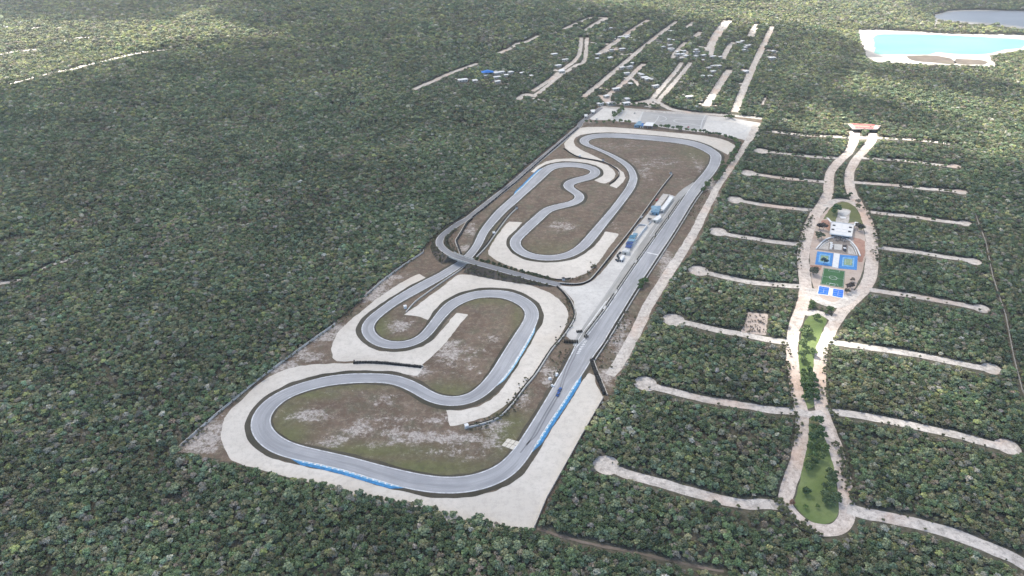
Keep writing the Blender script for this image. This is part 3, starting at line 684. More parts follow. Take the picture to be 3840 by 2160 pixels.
# ================================================================== RIGHT-HAND DEVELOPMENT
def hs(y):   # pixels (3840) per metre at the ground for image row y
    v = (y-1080)/F_PX; return F_PX/(CAM_H/(SP+v*CP)*1.0)/1.0
def pxw(k, px, y):
    ox, oy, s = CR[k]; Y = oy+y*s; v = (Y-1080)/F_PX
    zc = CAM_H/(SP+v*CP); return px*s*zc/F_PX
ROADS = []
def road(k, s, wd, label=None, mat='dirt', jit=.3, z=.05, bulb=None, clear=True, name='dirt_road', smooth=True, stuffw=0.):
    z = z + .0011*len(ROADS)
    o, P, wv = rib(name, pts(k, s), wd, z, M[mat], jit=jit, seed=len(ROADS), smooth=smooth)
    ROADS.append(P)
    if clear: stamp(resample(P, 1.0), float(np.mean(wv))+.8 if np.isscalar(wd) else (1.8 if mat == 'pinkroad' else .8)+np.interp(np.linspace(0, 1, len(resample(P, 1.0))), np.linspace(0, 1, len(wv)), wv))
    if bulb:
        kk, bx, by, r = bulb; c_ = np.array(W(kk, bx, by)); a = np.linspace(0, 2*math.pi, 28, endpoint=False)
        Q = c_+np.stack([np.cos(a), np.sin(a)], 1)*r*.80
        poly('turning_circle', Q, z+.0005, M[mat], jit=.4, step=1.5); fill(c_+(Q-c_)*.9)
    return P
LW = pxw('f', 130, 800)
print('road width m', LW, pxw('h', 90, 600), pxw('i', 100, 400), pxw('j', 60, 500))
LRp = road('r', "620,390 610,540 570,700 510,850 440,970 330,1070 200,1190 j: 950,530 925,600 920,680 905,760 f: 545,220 480,310 425,420 385,530 355,650 338,800 345,950 365,1080 362,1200 335,1320 "
     "h: 690,130 650,230 625,330 610,430 612,540 622,650 642,780 662,900 690,980 695,1060 690,1200 680,1300 i: 670,200 640,330 600,450 565,560 552,640 590,715 680,800 780,858 900,880 1000,862 1065,800 1080,720 1072,620 1050,450 1020,320 "
     "h: 1010,1420 970,1280 920,1150 885,1050 860,950 850,850 842,700 845,600 860,500 885,420 925,330 985,230 1050,140 f: 1000,1190 1060,1100 1100,1000 1115,850 1115,700 1108,560 1080,440 1035,330 975,230 920,130 j: 1120,740 1097,650 1100,560 1130,490 1165,435 1215,380 1265,320 1295,270 1290,225",
     [12, 10, 10, 11, 11, 10.5, 9.5, 8.5, 8, 8.5, 9, 8.5, 9.5, 11, 11, 11, 10, 10, 11], z=.06, jit=.35, mat='pinkroad')
road('r', "480,560 660,560 900,560 1100,560 1280,540", 9, z=.07)
road('f', "600,230 690,165 780,150 880,180 960,250", 8, z=.07)
road('h', "650,1000 720,1020 800,1030 880,1010", 7, z=.07)
road('h', "720,180 800,160 880,180 960,230", 6, z=.07)
road('f', "420,1150 480,1260 600,1320 720,1340 830,1290 930,1180", 9, z=.065)
# cross streets
BW = 7.0
road('j', "395,205 560,225 760,245 940,252 1110,262", BW)
road('j', "355,375 500,392 640,408 800,425 1010,437", BW, bulb=('j', 350, 375, 11))
road('j', "240,562 420,590 560,610 700,620 800,630 920,640", BW, bulb=('j', 240, 562, 11))
road('j', "130,790 250,812 350,830 550,855 800,878", BW, bulb=('j', 130, 790, 11))
road('j', "-20,1060 100,1090 300,1120 450,1145 680,1168", BW, bulb=('j', -20, 1060, 11))
road('w', "340,330 470,365 620,400 760,430 900,458 1100,478 1300,495 1460,505", BW, bulb=('w', 345, 335, 11))
road('w', "90,870 250,910 400,945 600,990 800,1020 950,1052 1110,1085 1330,1110", BW, bulb=('w', 75, 870, 11))
road('x', "560,290 680,325 850,368 1000,405 1150,430 1346,460 h: 400,985 640,1000", BW, bulb=('x', 560, 288, 10))
road('x', "260,925 400,985 550,1025 700,1065 850,1110 1000,1150 1150,1190 1346,1225 i: 350,655 540,670", BW+.5, bulb=('x', 255, 920, 10))
road('j', "1300,265 1500,272 1650,283 1800,297 1990,322", BW)
road('j', "1190,435 1400,447 1600,462 1800,487 1990,512", BW, bulb=('j', 1990, 505, 8))
road('j', "1120,640 1300,652 1500,668 1700,692 1900,708 2070,728", BW, bulb=('j', 2040, 722, 9))
road('j', "1230,885 1400,908 1600,928 1800,957 1950,977 2090,990", BW, bulb=('j', 2080, 990, 8))
road('j', "1320,1190 1500,1213 1700,1238 1900,1272 2050,1293 2160,1315", BW, bulb=('j', 2150, 1312, 8))
road('f', "1090,1165 1300,1198 1560,1235 h: 1720,38 1900,70 2050,97 2220,135", BW, bulb=('h', 2215, 130, 8))
road('h', "900,410 1100,435 1300,465 1500,493 1700,527 1900,567 2100,610 2290,645", BW, bulb=('h', 2300, 640, 8.5))
road('h', "900,1000 1150,1030 1400,1075 1600,1115 1800,1158 2000,1200 2200,1255 2420,1310", BW, bulb=('h', 2440, 1300, 9))
road('i', "1080,690 1200,730 1350,758 1500,788 1700,830 1900,885 2100,955 2300,1035 2480,1110 2620,1190 2800,1260", BW+1.5)
road('u', "1395,415 1600,480 1850,535 2100,585 2350,645 2600,690", 1.7, mat='brown', jit=.3)
fill(resample(pts('w', "885,785 1100,800 1085,1040 810,1003 850,900"), 3))
poly('cleared_lot', pts('w', "885,785 1100,800 1085,1040 810,1003 850,900"), .03, M['red'] and mk_gravel('cleared_ground', (.27, .225, .20), (.40, .345, .31), (.16, .14, .10), .8), jit=.8, step=3, smooth=False)
# fence line cut through the forest
stamp(resample(pts('z', "2453,540 j: 2250,1150 2310,1446 h: 2420,200 2490,560 2560,830 z: 2590,1010"), 1), 1.2)
# left-hand forest tracks
road('v', "-20,745 60,738 120,718 200,690 290,640 400,605 460,570", [5, 5, 3, 2.4, 4, 4, 2], mat='lane', jit=.8)
road('s', "60,540 150,515 300,475 400,455 480,440 560,418 700,385 850,348 960,330 1080,318", [9, 6, 9, 11, 7, 11, 11, 7], mat='lane', jit=1.5)
road('s', "-60,350 0,347 100,330 230,318", 12, jit=1.5, mat='lane'); road('s', "380,270 470,250 530,240 590,243", 10, jit=2, mat='lane'); road('s', "165,188 215,180 250,176", 14, jit=2, mat='lane')
THINP = [pts('t', "1650,1020 2000,1010 2010,1100 1950,1200 1880,1290 1780,1200 1690,1130"), pts('t', "1330,780 1560,760 1540,800 1350,810"), pts('t', "200,120 420,140 440,170 230,160"), pts('s', "1990,440 2400,480 2350,520 1950,500"), pts('t', "960,270 1150,280 1330,330 1100,320")]
for P in THINP: fill(P, True, THIN)
# northern streets
for i, (s, wd) in enumerate((("90,600 210,550 330,495 520,425", 13), ("665,357 750,320 790,292 850,280 930,240", 14), ("1090,200 1200,150 1290,115", 14), ("1240,207 1330,150 1385,120", 18), ("1320,118 1390,120", 12),
        ("1215,252 1205,350 1170,410 1100,460 1000,540 890,612", 11), ("1255,252 1240,400 1180,440 1070,510 960,600 890,650", 11), ("790,668 840,635 900,642", 14), ("1335,360 1450,280 1560,200 1665,135", 15),
        ("1230,650 1330,570 1400,510 1520,410 1640,310 1740,230 1855,145", 13), ("1395,700 1400,640 1460,590 1530,530 1590,470 1635,430", 13), ("1660,700 1720,630 1780,560 1840,490 1890,420", 11), ("1720,690 1800,600 1870,520 1950,420", 11),
        ("2060,340 2100,250 2150,180 2180,140", 13), ("2085,370 2110,280 2160,210 2215,140", 13), ("1825,390 1860,340 1915,285", 12), ("1975,252 2015,215", 16), ("1915,190 1970,148", 13), ("2165,395 2200,330 2235,285", 14), ("2350,245 2395,165", 20),
        ("2245,752 2280,660 2320,560 2370,450 2430,320 2500,180", 16), ("2050,712 2110,620 2160,540 2210,470", 17), ("1280,285 1400,297", 12), ("1370,345 1460,328", 14), ("1440,365 1560,362", 12), ("2440,377 2530,388", 14), ("2460,335 2560,352", 14),
        ("2290,465 2350,482", 14), ("2240,555 2320,567", 10), ("1880,548 1990,560", 8), ("1700,275 1800,290", 8), ("1395,690 1500,695 1600,690 1700,665", 14), ("1700,665 1760,705 1830,735 1950,755", 13), ("1660,720 1690,690", 14), ("2000,310 2090,330", 14),
        ("1880,335 1925,350 1890,385 1960,390", 10), ("1340,590 1400,600", 10), ("1340,640 1400,690", 12), ("1500,520 1560,530 1600,575", 8), ("1400,318 1460,322", 9), ("2000,695 2160,712", 7), ("370,527 470,535", 10), ("600,550 730,562", 7), ("2205,58 2250,58", 12), ("890,660 990,678", 8), ("1030,470 1060,475", 12), ("840,450 1000,462", 5))):
    road('g', s, wd*.68, jit=.8, mat='dirt')
road('o', "2480,20 2430,110", 3, jit=.5)
# lakes
poly('lake_shore', pts('k', "900,300 1130,300 1450,315 1750,335 2100,345 2576,352 2750,360 2750,540 2576,500 2400,530 2225,560 2300,672 2100,662 1800,655 1500,640 1250,630 1080,622 1000,582 960,480 915,400"), .06, M['shore'], jit=3, step=6, smooth=False)
fill(pts('k', "900,300 1130,300 1450,315 1750,335 2100,345 2576,352 2750,360 2750,540 2576,500 2400,530 2225,560 2300,672 2100,662 1800,655 1500,640 1250,630 1080,622 1000,582 960,480 915,400"))
poly('lake', pts('k', "1065,380 1120,348 1300,343 1500,345 1750,352 2000,365 2300,380 2500,392 2600,410 2560,478 2380,500 2250,535 2050,550 1900,545 1700,530 1600,550 1350,548 1100,545 1075,490"), .12, M['lake'], jit=1.5, step=5)
poly('scrub_bank', pts('k', "1400,568 1500,558 1700,562 1840,590 1890,640 1700,635 1450,610"), .15, M['slope'], jit=3, step=6)
poly('scrub_bank', pts('k', "1900,595 2100,600 2200,620 2180,650 1920,645"), .15, M['slope'], jit=3, step=6)
poly('lake_shore', pts('k', "1660,150 1850,105 2100,100 2700,115 2700,330 2576,300 2400,275 2200,252 1900,232 1715,205 1690,270 1665,275 1680,200"), .06, M['shore'], jit=4, step=8, smooth=False)
fill(pts('k', "1660,150 1850,105 2100,100 2700,115 2700,330 2576,300 2400,275 2200,252 1900,232 1715,205 1690,270 1665,275 1680,200"))
poly('lake', pts('k', "1690,155 1850,118 2100,112 2700,125 2700,300 2576,270 2400,248 2200,228 1900,212 1720,190"), .12, M['lake2'], jit=2, step=6)
# ---------- plaza in the middle of the oval
OV = pts('f', "690,195 620,250 560,310 500,400 450,500 425,620 412,750 415,900 430,1050 470,1170 540,1260 640,1310 760,1310 860,1230 950,1100 1010,950 1040,800 1045,650 1025,500 985,370 930,260 860,195 780,175")
fill(OV); poly('plaza_ground', OV, .03, mk_gravel('plaza_earth', (.33, .265, .225), (.40, .335, .29), (.27, .185, .145), .6), jit=.4)
poly('lawn', pts('p', "760,240 680,280 600,340 520,430 450,540 420,620 500,600 600,680 700,700 1000,700 1120,690 1180,800 1250,860 1340,800 1300,700 1240,520 1180,400 1090,310 960,240 850,225"), .08, M['grass2'], jit=.5, step=1.5)
poly('red_soil_bed', pts('p', "380,640 540,620 570,800 540,880 350,760 300,780"), .07, M['red'], jit=.4, step=1.5, smooth=False)
poly('red_soil_bed', pts('p', "1100,1030 1250,1060 1350,1120 1350,1449 1240,1449 1180,1280 1080,1120"), .07, M['red'], jit=.4, step=1.5, smooth=False)
poly('red_soil_bed', pts('q', "1400,-60 1580,-60 1600,200 1540,420 1440,420 1420,260"), .08, M['red'], jit=.3, step=1.5, smooth=False)
poly('red_soil_bed', pts('q', "250,490 540,500 520,620 300,600"), .08, M['red'], jit=.3, step=1.5, smooth=False)
poly('forecourt', pts('p', "760,380 1010,410 1000,520 960,700 700,690 730,520"), .11, M['lane'], step=1.5)
fr = pts('p', "780,410 1000,430 980,500 900,535 820,520")
poly('forecourt_circle', fr, .14, M['apron'], step=1)
poly('forecourt_circle', pts('p', "790,560 910,570 905,600 800,590"), .14, M['wroof'], step=1)
def at3(k, x, y, z): return np.array(W(k, x, y, z))
def frame4(k, q4, z=0.):
    return [np.array(W(k, *p, z)) for p in q4]
def bilin(q, u, v_): return (q[0]*(1-u)+q[1]*u)*(1-v_)+(q[3]*(1-u)+q[2]*u)*v_
# clubhouse, roof traced at its height
Hc = 3.2
rf = frame4('p', ((590, 672), (1105, 735), (1055, 1018), (548, 950)), Hc)
cc = sum(rf)/4; club = thing('clubhouse', 'white flat-roofed clubhouse with roof openings in the plaza', 'building', (cc[0], cc[1], 0))
rq = [p-cc for p in rf]
inset = [p*.84 for p in rq]
MB().prism(inset, 0, Hc-.5).build('wall', M['cream'], club, base=False)
MB().prism(rq, Hc-.5, Hc).build('roof', M['wroof'], club, base=False)
rooft = [o for o in club.children if o.name.startswith('roof')][0]
for u, v_ in ((.14, .28), (.12, .62), (.86, .28), (.85, .62)):
    q0 = [bilin(rq, u+a*.06, v_+b_*.045) for a, b_ in ((-1, -1), (1, -1), (1, 1), (-1, 1))]
    MB().prism(q0, Hc+.02, Hc+.35).build('roof_opening', M['dark'], rooft, base=False)
for u0, u1, v0, v1 in ((.25, .46, .06, .50), (.52, .72, .06, .50), (.25, .46, .55, .74), (.52, .72, .55, .74)):
    q0 = [bilin(rq, *uv_) for uv_ in ((u0, v0), (u1, v0), (u1, v1), (u0, v1))]
    MB().prism(q0, Hc+.02, Hc+.15).build('roof_panel', M['carwhite'], rooft, base=False)
for i in range(4):
    e = [rq[i], rq[(i+1) % 4]]; MB().wall(np.array([e[0]*.985, e[1]*.985]), .3, .5, Hc).build('parapet', M['wroof'], rooft, base=False)
MB().wall(np.array([bilin(rq, .1, .93), bilin(rq, .9, .93)]), .25, 2.0, .5).build('glazed_front', M['glass'], club, base=False)
for q4, nm, lb in ((((480, 575), (530, 590), (610, 680), (560, 680)), 'shade_sail', 'white triangular shade sail at the left corner of the clubhouse'),
                   (((1120, 670), (1210, 690), (1110, 770), (1095, 745)), 'shade_sail', 'white triangular shade sail at the right corner of the clubhouse')):
    q_ = frame4('p', q4, 4.); c_ = sum(q_)/4; t = thing(nm, lb, 'shade', (c_[0], c_[1], 0))
    MB().prism([p-c_ for p in q_], 3.9, 4.05).build('canvas', M['wroof'], t, base=False)
    for p in q_[:3]: MB().cyl(*(p-c_)*.95, 0, .12, 3.9, 6).build('pole', M['grey'], t, base=False)
# round wall of the amphitheatre: two concentric white arcs with terraces
arc = catmull(pts('p', "238,1300 300,1225 400,1125 500,1065 620,1032 760,1028 900,1055 1000,1105 1090,1190 1160,1280 1210,1380 q: 1480,270"), 2)
t = thing('curved_wall', 'white semicircular wall around the terrace behind the blue courts', 'wall', (*arc.mean(0), 0))
MB().wall(arc-arc.mean(0), 1.1, .9).build('wall', M['wroof'], t, base=False)
arc2 = catmull(pts('p', "300,1290 380,1200 480,1130 540,1110"), 2); t = thing('curved_wall', 'short inner white arc left of the terrace stage', 'wall', (*arc2.mean(0), 0))
MB().wall(arc2-arc2.mean(0), .5, .5).build('wall', M['wroof'], t, base=False)
arc2 = catmull(pts('p', "1010,1150 1080,1230 1130,1320 1170,1430"), 2); t = thing('curved_wall', 'short inner white arc right of the terrace stage', 'wall', (*arc2.mean(0), 0))
MB().wall(arc2-arc2.mean(0), .5, .5).build('wall', M['wroof'], t, base=False)
poly('terrace', np.vstack([arc, arc[:1]]), .10, M['terr'], step=2, smooth=False)
for k_, q4, mt, nm in (('p', ((540, 1145), (520, 1310), (300, 1290), (420, 1160)), 'lane', 'terrace_bed'), ('p', ((655, 1175), (835, 1195), (820, 1320), (650, 1300)), 'apron', 'terrace_deck'),
                       ('p', ((975, 1210), (950, 1400), (1150, 1430), (1070, 1270)), 'lane', 'terrace_bed'), ('p', ((565, 1165), (620, 1175), (600, 1300), (545, 1290)), 'wroof', 'terrace_bed'), ('p', ((850, 1200), (940, 1200), (920, 1370), (845, 1330)), 'dark', 'terrace_bed')):
    q_ = frame4(k_, q4); c_ = sum(q_)/4
    o = MB().prism([(p-c_) for p in q_], 0, .16).build(nm, M[mt], None, base=False); o.location = (c_[0], c_[1], 0); o['kind'] = 'structure'
for i, (x, y) in enumerate(((680, 1085), (770, 1075), (870, 1110), (575, 1190), (580, 1275), (880, 1310), (590, 1230))):
    p = W('p', x, y); t = thing('parasol' if i > 2 else 'pergola', 'dark square pergola under the top of the curved wall' if i < 3 else 'white parasol on the terrace beside the stage deck', 'pergola' if i < 3 else 'parasol', (*p, 0), .15, 'pergolas under the curved wall' if i < 3 else 'parasols on the terrace')
    if i < 3:
        MB().box(0, 0, 2.5, 3.2, 3.0, .2).build('roof', M['dark'], t, base=False)
        for dx in (-1.3, 1.3):
            for dy in (-1.2, 1.2): MB().box(dx, dy, 0, .18, .18, 2.5).build('post', M['wroof'], t, base=False)
    else:
        MB().cyl(0, 0, 2.1, 1.5, .5, 8, .1).build('canopy', M['wroof'], t, base=False); MB().cyl(0, 0, 0, .06, 2.2, 5).build('pole', M['grey'], t, base=False)
# sports courts
def court(k, q4, label, cols, lines, cat='court', name='sports_court', rim=None):
    q_ = frame4(k, q4); c_ = sum(q_)/4; q_ = [p-c_ for p in q_]
    t = thing(name, label, cat, (c_[0], c_[1], 0))
    if rim: MB().prism([p*1.0+p/np.linalg.norm(p)*rim for p in q_], 0, .14).build('apron', M['wroof'], t, base=False)
    z = .18
    for f, mt, nm in cols:
        g0 = (1-f)/2
        if nm == 'surface': MB().prism([bilin(q_, *uv_) for uv_ in ((g0, g0), (1-g0, g0), (1-g0, 1-g0), (g0, 1-g0))], 0, z).build(nm, M[mt], t, base=False)
        else: MB().prism([bilin(q_, *uv_) for uv_ in ((g0, g0), (1-g0, g0), (1-g0, 1-g0), (g0, 1-g0))], z-.04, z).build(nm, M[mt], t, base=False)
        z += .03
    for ln in lines:
        P = np.array([bilin(q_, *uv_) for uv_ in ln])
        MB().wall(P, .16, .03, z).build('line', M['white'], t, base=False)
    return t, q_
sq = lambda a, b_: [((a, a), (b_, a)), ((b_, a), (b_, b_)), ((b_, b_), (a, b_)), ((a, b_), (a, a))]
t1, q1 = court('q', ((425, 150), (828, 200), (790, 520), (370, 470)), 'left blue sports court with green middle, behind the football pitch', ((1, 'courtb', 'surface'), (.66, 'courtl', 'inner_field'), (.46, 'courtg', 'middle_field')), sq(.2, .8)+[((.2, .5), (.8, .5))])
t2, q2 = court('q', ((985, 235), (1425, 265), (1400, 610), (945, 570)), 'right blue sports court with green middle, behind the football pitch', ((1, 'courtb', 'surface'), (.66, 'courtl', 'inner_field'), (.46, 'courtg', 'middle_field')), sq(.2, .8)+[((.2, .5), (.8, .5)), ((.35, .3), (.35, .7)), ((.65, .3), (.65, .7))])
court('q', ((840, 190), (985, 215), (935, 575), (795, 535)), 'white paved walk between the two larger blue courts', ((1, 'wroof', 'surface'),), [], 'walkway', 'paved_walk')
tp, qp = court('q', ((585, 560), (1115, 640), (1075, 1050), (500, 960)), 'small green football pitch with white markings in the plaza', ((1, 'turf', 'surface'),),
      sq(.03, .97)+[((.03, .52), (.97, .52)), ((.25, .03), (.25, .14)), ((.25, .14), (.75, .14)), ((.75, .14), (.75, .03)), ((.25, .97), (.25, .86)), ((.25, .86), (.75, .86)), ((.75, .86), (.75, .97))], 'football pitch', 'football_pitch')
cq = bilin(qp, .5, .52); ra = 3.2
MB().wall(np.array([cq+ra*np.array([math.cos(a), math.sin(a)]) for a in np.linspace(0, 2*math.pi, 25)]), .3, .03, .21).build('centre_circle', M['white'], tp, base=False)
for vv, lb in ((.0, 'far'), (1., 'near')):
    g0 = bilin(qp, .38, vv); g1 = bilin(qp, .62, vv); c_ = (g0+g1)/2
    t = thing('goal', 'white goal frame at the %s end of the small football pitch' % lb, 'goal', (c_[0]+tp.location.x, c_[1]+tp.location.y, .2))
    for p in (g0, g1): MB().box(*(p-c_), 0, .2, .2, 2.0).build('post', M['white'], t, base=False)
    MB().wall(np.array([g0-c_, g1-c_]), .2, .2, 2.0).build('crossbar', M['white'], t, base=False)
court('q', ((480, 1010), (720, 1050), (690, 1228), (440, 1195)), 'small bright blue padel court at the left of the near pair', ((1, 'padel', 'surface'),), [((0, .5), (1, .5)), ((.1, .2), (.9, .2)), ((.1, .8), (.9, .8)), ((.5, .2), (.5, .8))], rim=1.2)
court('q', ((825, 1075), (1075, 1110), (1050, 1300), (800, 1250)), 'small bright blue padel court at the right of the near pair', ((1, 'padel', 'surface'),), [((0, .5), (1, .5)), ((.1, .2), (.9, .2)), ((.1, .8), (.9, .8)), ((.5, .2), (.5, .8))], rim=1.2)
court('q', ((735, 1055), (815, 1070), (790, 1250), (705, 1235)), 'narrow white walk between the two small padel courts', ((1, 'wroof', 'surface'),), [], 'walkway', 'paved_walk')
# gatehouse
gq = frame4('r', ((420, 165), (1330, 215), (1240, 320), (560, 310)), 5.); c_ = sum(gq)/4
gate = thing('gatehouse', 'long white gatehouse with pink roof bands across the entrance', 'gatehouse', (c_[0], c_[1], 0)); gq = [p-c_ for p in gq]
MB().prism([p*np.array([.9, .8]) for p in gq], 2.9, 4.4).build('wall', M['cream'], gate, base=False)
for u in (.1, .42, .60, .9):
    p = bilin(gq, u, .5); MB().box(p[0], p[1], 0, 4, 5, 2.9).build('pillar', M['cream'], gate, base=False)
g_ = MB().prism(gq, 4.4, 5).build('roof', M['groof'], gate, base=False)
for v0, v1 in ((.02, .28), (.62, .9)):
    MB().prism([bilin(gq, *uv_) for uv_ in ((.13, v0), (.82, v0), (.82, v1), (.13, v1))], 5, 5.5).build('roof_band', M['pink'], g_, base=False)
MB().prism([bilin(gq, *uv_) for uv_ in ((.13, .32), (.82, .32), (.82, .5), (.13, .5))], 5, 5.3).build('roof_band', M['thatch'], g_, base=False)
# median lawns
MED = pts('h', "765,175 820,165 880,190 905,235 880,290 862,350 835,440 810,520 800,600 790,680 800,780 805,870 800,950 760,975 705,960 685,900 672,820 663,700 665,560 668,450 690,350 715,250 745,205")
fill(MED); poly('lawn', MED, .035, M['grass'], jit=.5)
BOT = pts('i', "745,0 800,10 850,20 890,90 930,180 960,290 975,400 990,520 1005,640 1005,740 960,800 880,832 800,820 720,770 650,690 635,640 650,560 680,460 700,330 715,200 730,80")
fill(BOT); poly('lawn', BOT, .035, M['grass'], jit=.5)
fill(pts('h', "740,1075 850,1075 880,1180 910,1300 870,1449 720,1449"))
poly('lawn', pts('h', "745,1075 850,1075 880,1180 905,1300 920,1449 725,1449 735,1250"), .032, M['grass2'], jit=.5)
# ================================================================== TREES
def crown_mesh(name, seed, R=2.5, H=5.0, lumps=9, leaves=170, sparse=False, zc=None):
    r = np.random.RandomState(seed)
    import bmesh
    bm0 = bmesh.new(); bmesh.ops.create_icosphere(bm0, subdivisions=1, radius=1)
    iv = np.array([v.co[:] for v in bm0.verts]); ifc = [tuple(v.index for v in f.verts) for f in bm0.faces]; bm0.free()
    V = []; F = []; A = []
    nb = 0
    cs = []
    for i in range(lumps):
        a = i*2.4+r.rand()*.8; rr = R*.80*math.sqrt((i+.3)/lumps)
        z = H - (rr/R)**2*1.7 - r.rand()*1.5 - .7
        lr = R*(.25+.13*r.rand())
        cs.append((rr*math.cos(a), rr*math.sin(a), z, lr))
        if sparse: continue
        jit = 1+.24*r.randn(len(iv))
        P = iv*jit[:, None]*lr*np.array([1, 1, .8])+np.array([rr*math.cos(a), rr*math.sin(a), z])
        V.append(P); F += [tuple(q+nb for q in f) for f in ifc]; nb += len(P)
        A.append(np.clip(.48+.22*r.randn()+.25*r.randn(len(P)), 0, 1))
    for i in range(leaves):
        cx, cy, cz, lr = cs[r.randint(len(cs))]
        d_ = r.randn(3); d_ /= np.linalg.norm(d_); d_[2] = abs(d_[2])*.9
        c_ = np.array([cx, cy, cz])+d_*lr*(1.0+.25*r.rand())*np.array([1, 1, .85])
        s_ = (.22+.34*r.rand())*(0.8 if sparse else 1)
        u = r.randn(3); u /= np.linalg.norm(u); v_ = np.cross(u, d_+.7*r.randn(3)); v_ /= np.linalg.norm(v_)+1e-6
        V.append(np.array([c_-u*s_-v_*s_*.6, c_+u*s_-v_*s_*.6, c_+v_*s_])); F.append((nb, nb+1, nb+2)); nb += 3
        A.append(np.full(3, np.clip(.45+.38*r.randn(), 0, 1)))
    me = bpy.data.meshes.new(name); me.from_pydata(np.vstack(V).tolist(), [], F); me.update()
    at_ = me.attributes.new('shade', 'FLOAT', 'POINT'); at_.data.foreach_set('value', np.concatenate(A))
    me.materials.append(M['leaf']); return me
def trunk_mesh(name, seed, R=2.5, H=5.0, limbs=5, thick=.16):
    r = np.random.RandomState(seed); V = []; F = []
    def seg(p, q, r0, r1, n=5):
        p, q = np.array(p, float), np.array(q, float); d_ = q-p; d_ /= np.linalg.norm(d_); u = np.cross(d_, (0.3, 1, .1)); u /= np.linalg.norm(u); w_ = np.cross(d_, u); b = len(V)
        for c_, rr in ((p, r0), (q, r1)):
            for i in range(n): a = 2*math.pi*i/n; V.append(tuple(c_+rr*(u*math.cos(a)+w_*math.sin(a))))
        for i in range(n): F.append((b+i, b+(i+1) % n, b+n+(i+1) % n, b+n+i))
    seg((0, 0, -.1), (0.1, 0, H*.45), thick, thick*.7)
    for i in range(limbs):
        a = i*2*math.pi/limbs+r.rand(); L = R*(.5+.3*r.rand()); m_ = (.1+L*.5*math.cos(a), L*.5*math.sin(a), H*.62)
        seg((.1, 0, H*.42), m_, thick*.6, thick*.38, 4); seg(m_, (L*math.cos(a), L*math.sin(a), H*.86), thick*.38, thick*.14, 3)
        if limbs > 6: a2 = a+.6; seg(m_, (L*.8*math.cos(a2), L*.8*math.sin(a2), H*.9), thick*.3, thick*.1, 3)
    me = bpy.data.meshes.new(name); me.from_pydata(V, [], F); me.update(); me.materials.append(M['bark']); return me
NV = 8
HT = [5.6, 6.2, 5.0, 6.6, 5.4, 6.0, 5.2, 5.8]; RD = [2.4, 2.7, 2.2, 2.9, 2.5, 2.6, 2.3, 2.8]
CROWN = [crown_mesh('crown', 100+i, RD[i], HT[i], lumps=13+i % 4, leaves=(150, 170, 210)[i % 3]) for i in range(NV)]
TRUNK = [trunk_mesh('trunk', 200+i, RD[i], HT[i]) for i in range(NV)]
for i in range(2):   # thin-leaved pale crowns
    CROWN.append(crown_mesh('crown', 150+i, 2.7, 6.4, lumps=12, leaves=420, sparse=True)); TRUNK.append(trunk_mesh('trunk', 250+i, 2.7, 6.4, limbs=8, thick=.14)); HT.append(6.4); RD.append(2.7)
# source collection for the forest (whole tree in one mesh)
src = bpy.data.collections.new('forest_trees')
def joined(i):
    a, b_ = CROWN[i], TRUNK[i]; nv = len(a.vertices)
    V = [v.co[:] for v in a.vertices]+[v.co[:] for v in b_.vertices]
    F = [tuple(p.vertices) for p in a.polygons]+[tuple(q+nv for q in p.vertices) for p in b_.polygons]
    me = bpy.data.meshes.new('tree_%02d' % i); me.from_pydata(V, [], F); me.update()
    sh = np.zeros(nv); a.attributes['shade'].data.foreach_get('value', sh)
    at_ = me.attributes.new('shade', 'FLOAT', 'POINT'); at_.data.foreach_set('value', np.r_[sh, np.full(len(b_.vertices), .5)])
    me.materials.append(M['leaf']); me.materials.append(M['bark'])
    mi = np.r_[np.zeros(len(a.polygons), int), np.ones(len(b_.polygons), int)]; me.polygons.foreach_set('material_index', mi)
    o = bpy.data.objects.new('forest_tree_%02d' % i, me); src.objects.link(o)
for i in range(NV+2): joined(i)
HS = (("1900,340", 14, 9, 'wroof'), ("1895,360", 11, 8, 'wroof'), ("2033,507", 10, 8, 'wroof'), ("2078,507", 10, 8, 'wroof'), ("1940,645", 16, 7, 'wroof'), ("742,480", 14, 9, 'wroof'), ("820,486", 12, 8, 'wroof'), ("680,480", 18, 9, 'wroof'), ("880,505", 8, 7, 'wroof'),
      ("1400,187", 22, 9, 'wroof'), ("420,532", 22, 10, 'wroof'), ("1860,345", 9, 7, 'wroof'), ("1690,530", 9, 7, 'wroof'), ("2320,475", 14, 9, 'wroof'), ("2500,340", 16, 9, 'grey'), ("2495,385", 18, 9, 'wroof'), ("1490,325", 16, 9, 'wroof'), ("640,478", 9, 7, 'grey'), ("1545,558", 9, 7, 'wroof'), ("1450,592", 18, 8, 'wroof'), ("1385,640", 12, 8, 'wroof'))
HR = np.random.RandomState(17)
HS = [(a_, b_*.75, c_*.8, d_) for a_, b_, c_, d_ in HS]
for cx_, cy_, n_, sx_, sy_ in ((1400, 400, 5, 120, 60), (1600, 480, 9, 110, 90), (1800, 300, 7, 80, 60), (1960, 360, 9, 70, 40), (2100, 450, 6, 60, 60), (2300, 300, 6, 70, 70), (1100, 420, 5, 90, 60), (600, 500, 6, 160, 40), (1500, 240, 5, 100, 50), (1450, 690, 4, 60, 4)):
    for _ in range(n_): HS.append(('%d,%d' % (cx_+HR.randn()*sx_*.6, cy_+HR.randn()*sy_*.6), 7+HR.rand()*6, 5+HR.rand()*3, 'grey' if HR.rand() < .25 else 'wroof'))
for s_, w_, d_, rf_ in HS:
    x_, y_ = map(float, s_.split(',')); p = W('g', x_, y_, 3.5); stamp([(p[0], p[1]), (p[0]-w_*.3, p[1]-d_*.5), (p[0]+w_*.3, p[1]-d_*.5), (p[0], p[1]-d_*.9)], w_*.75)
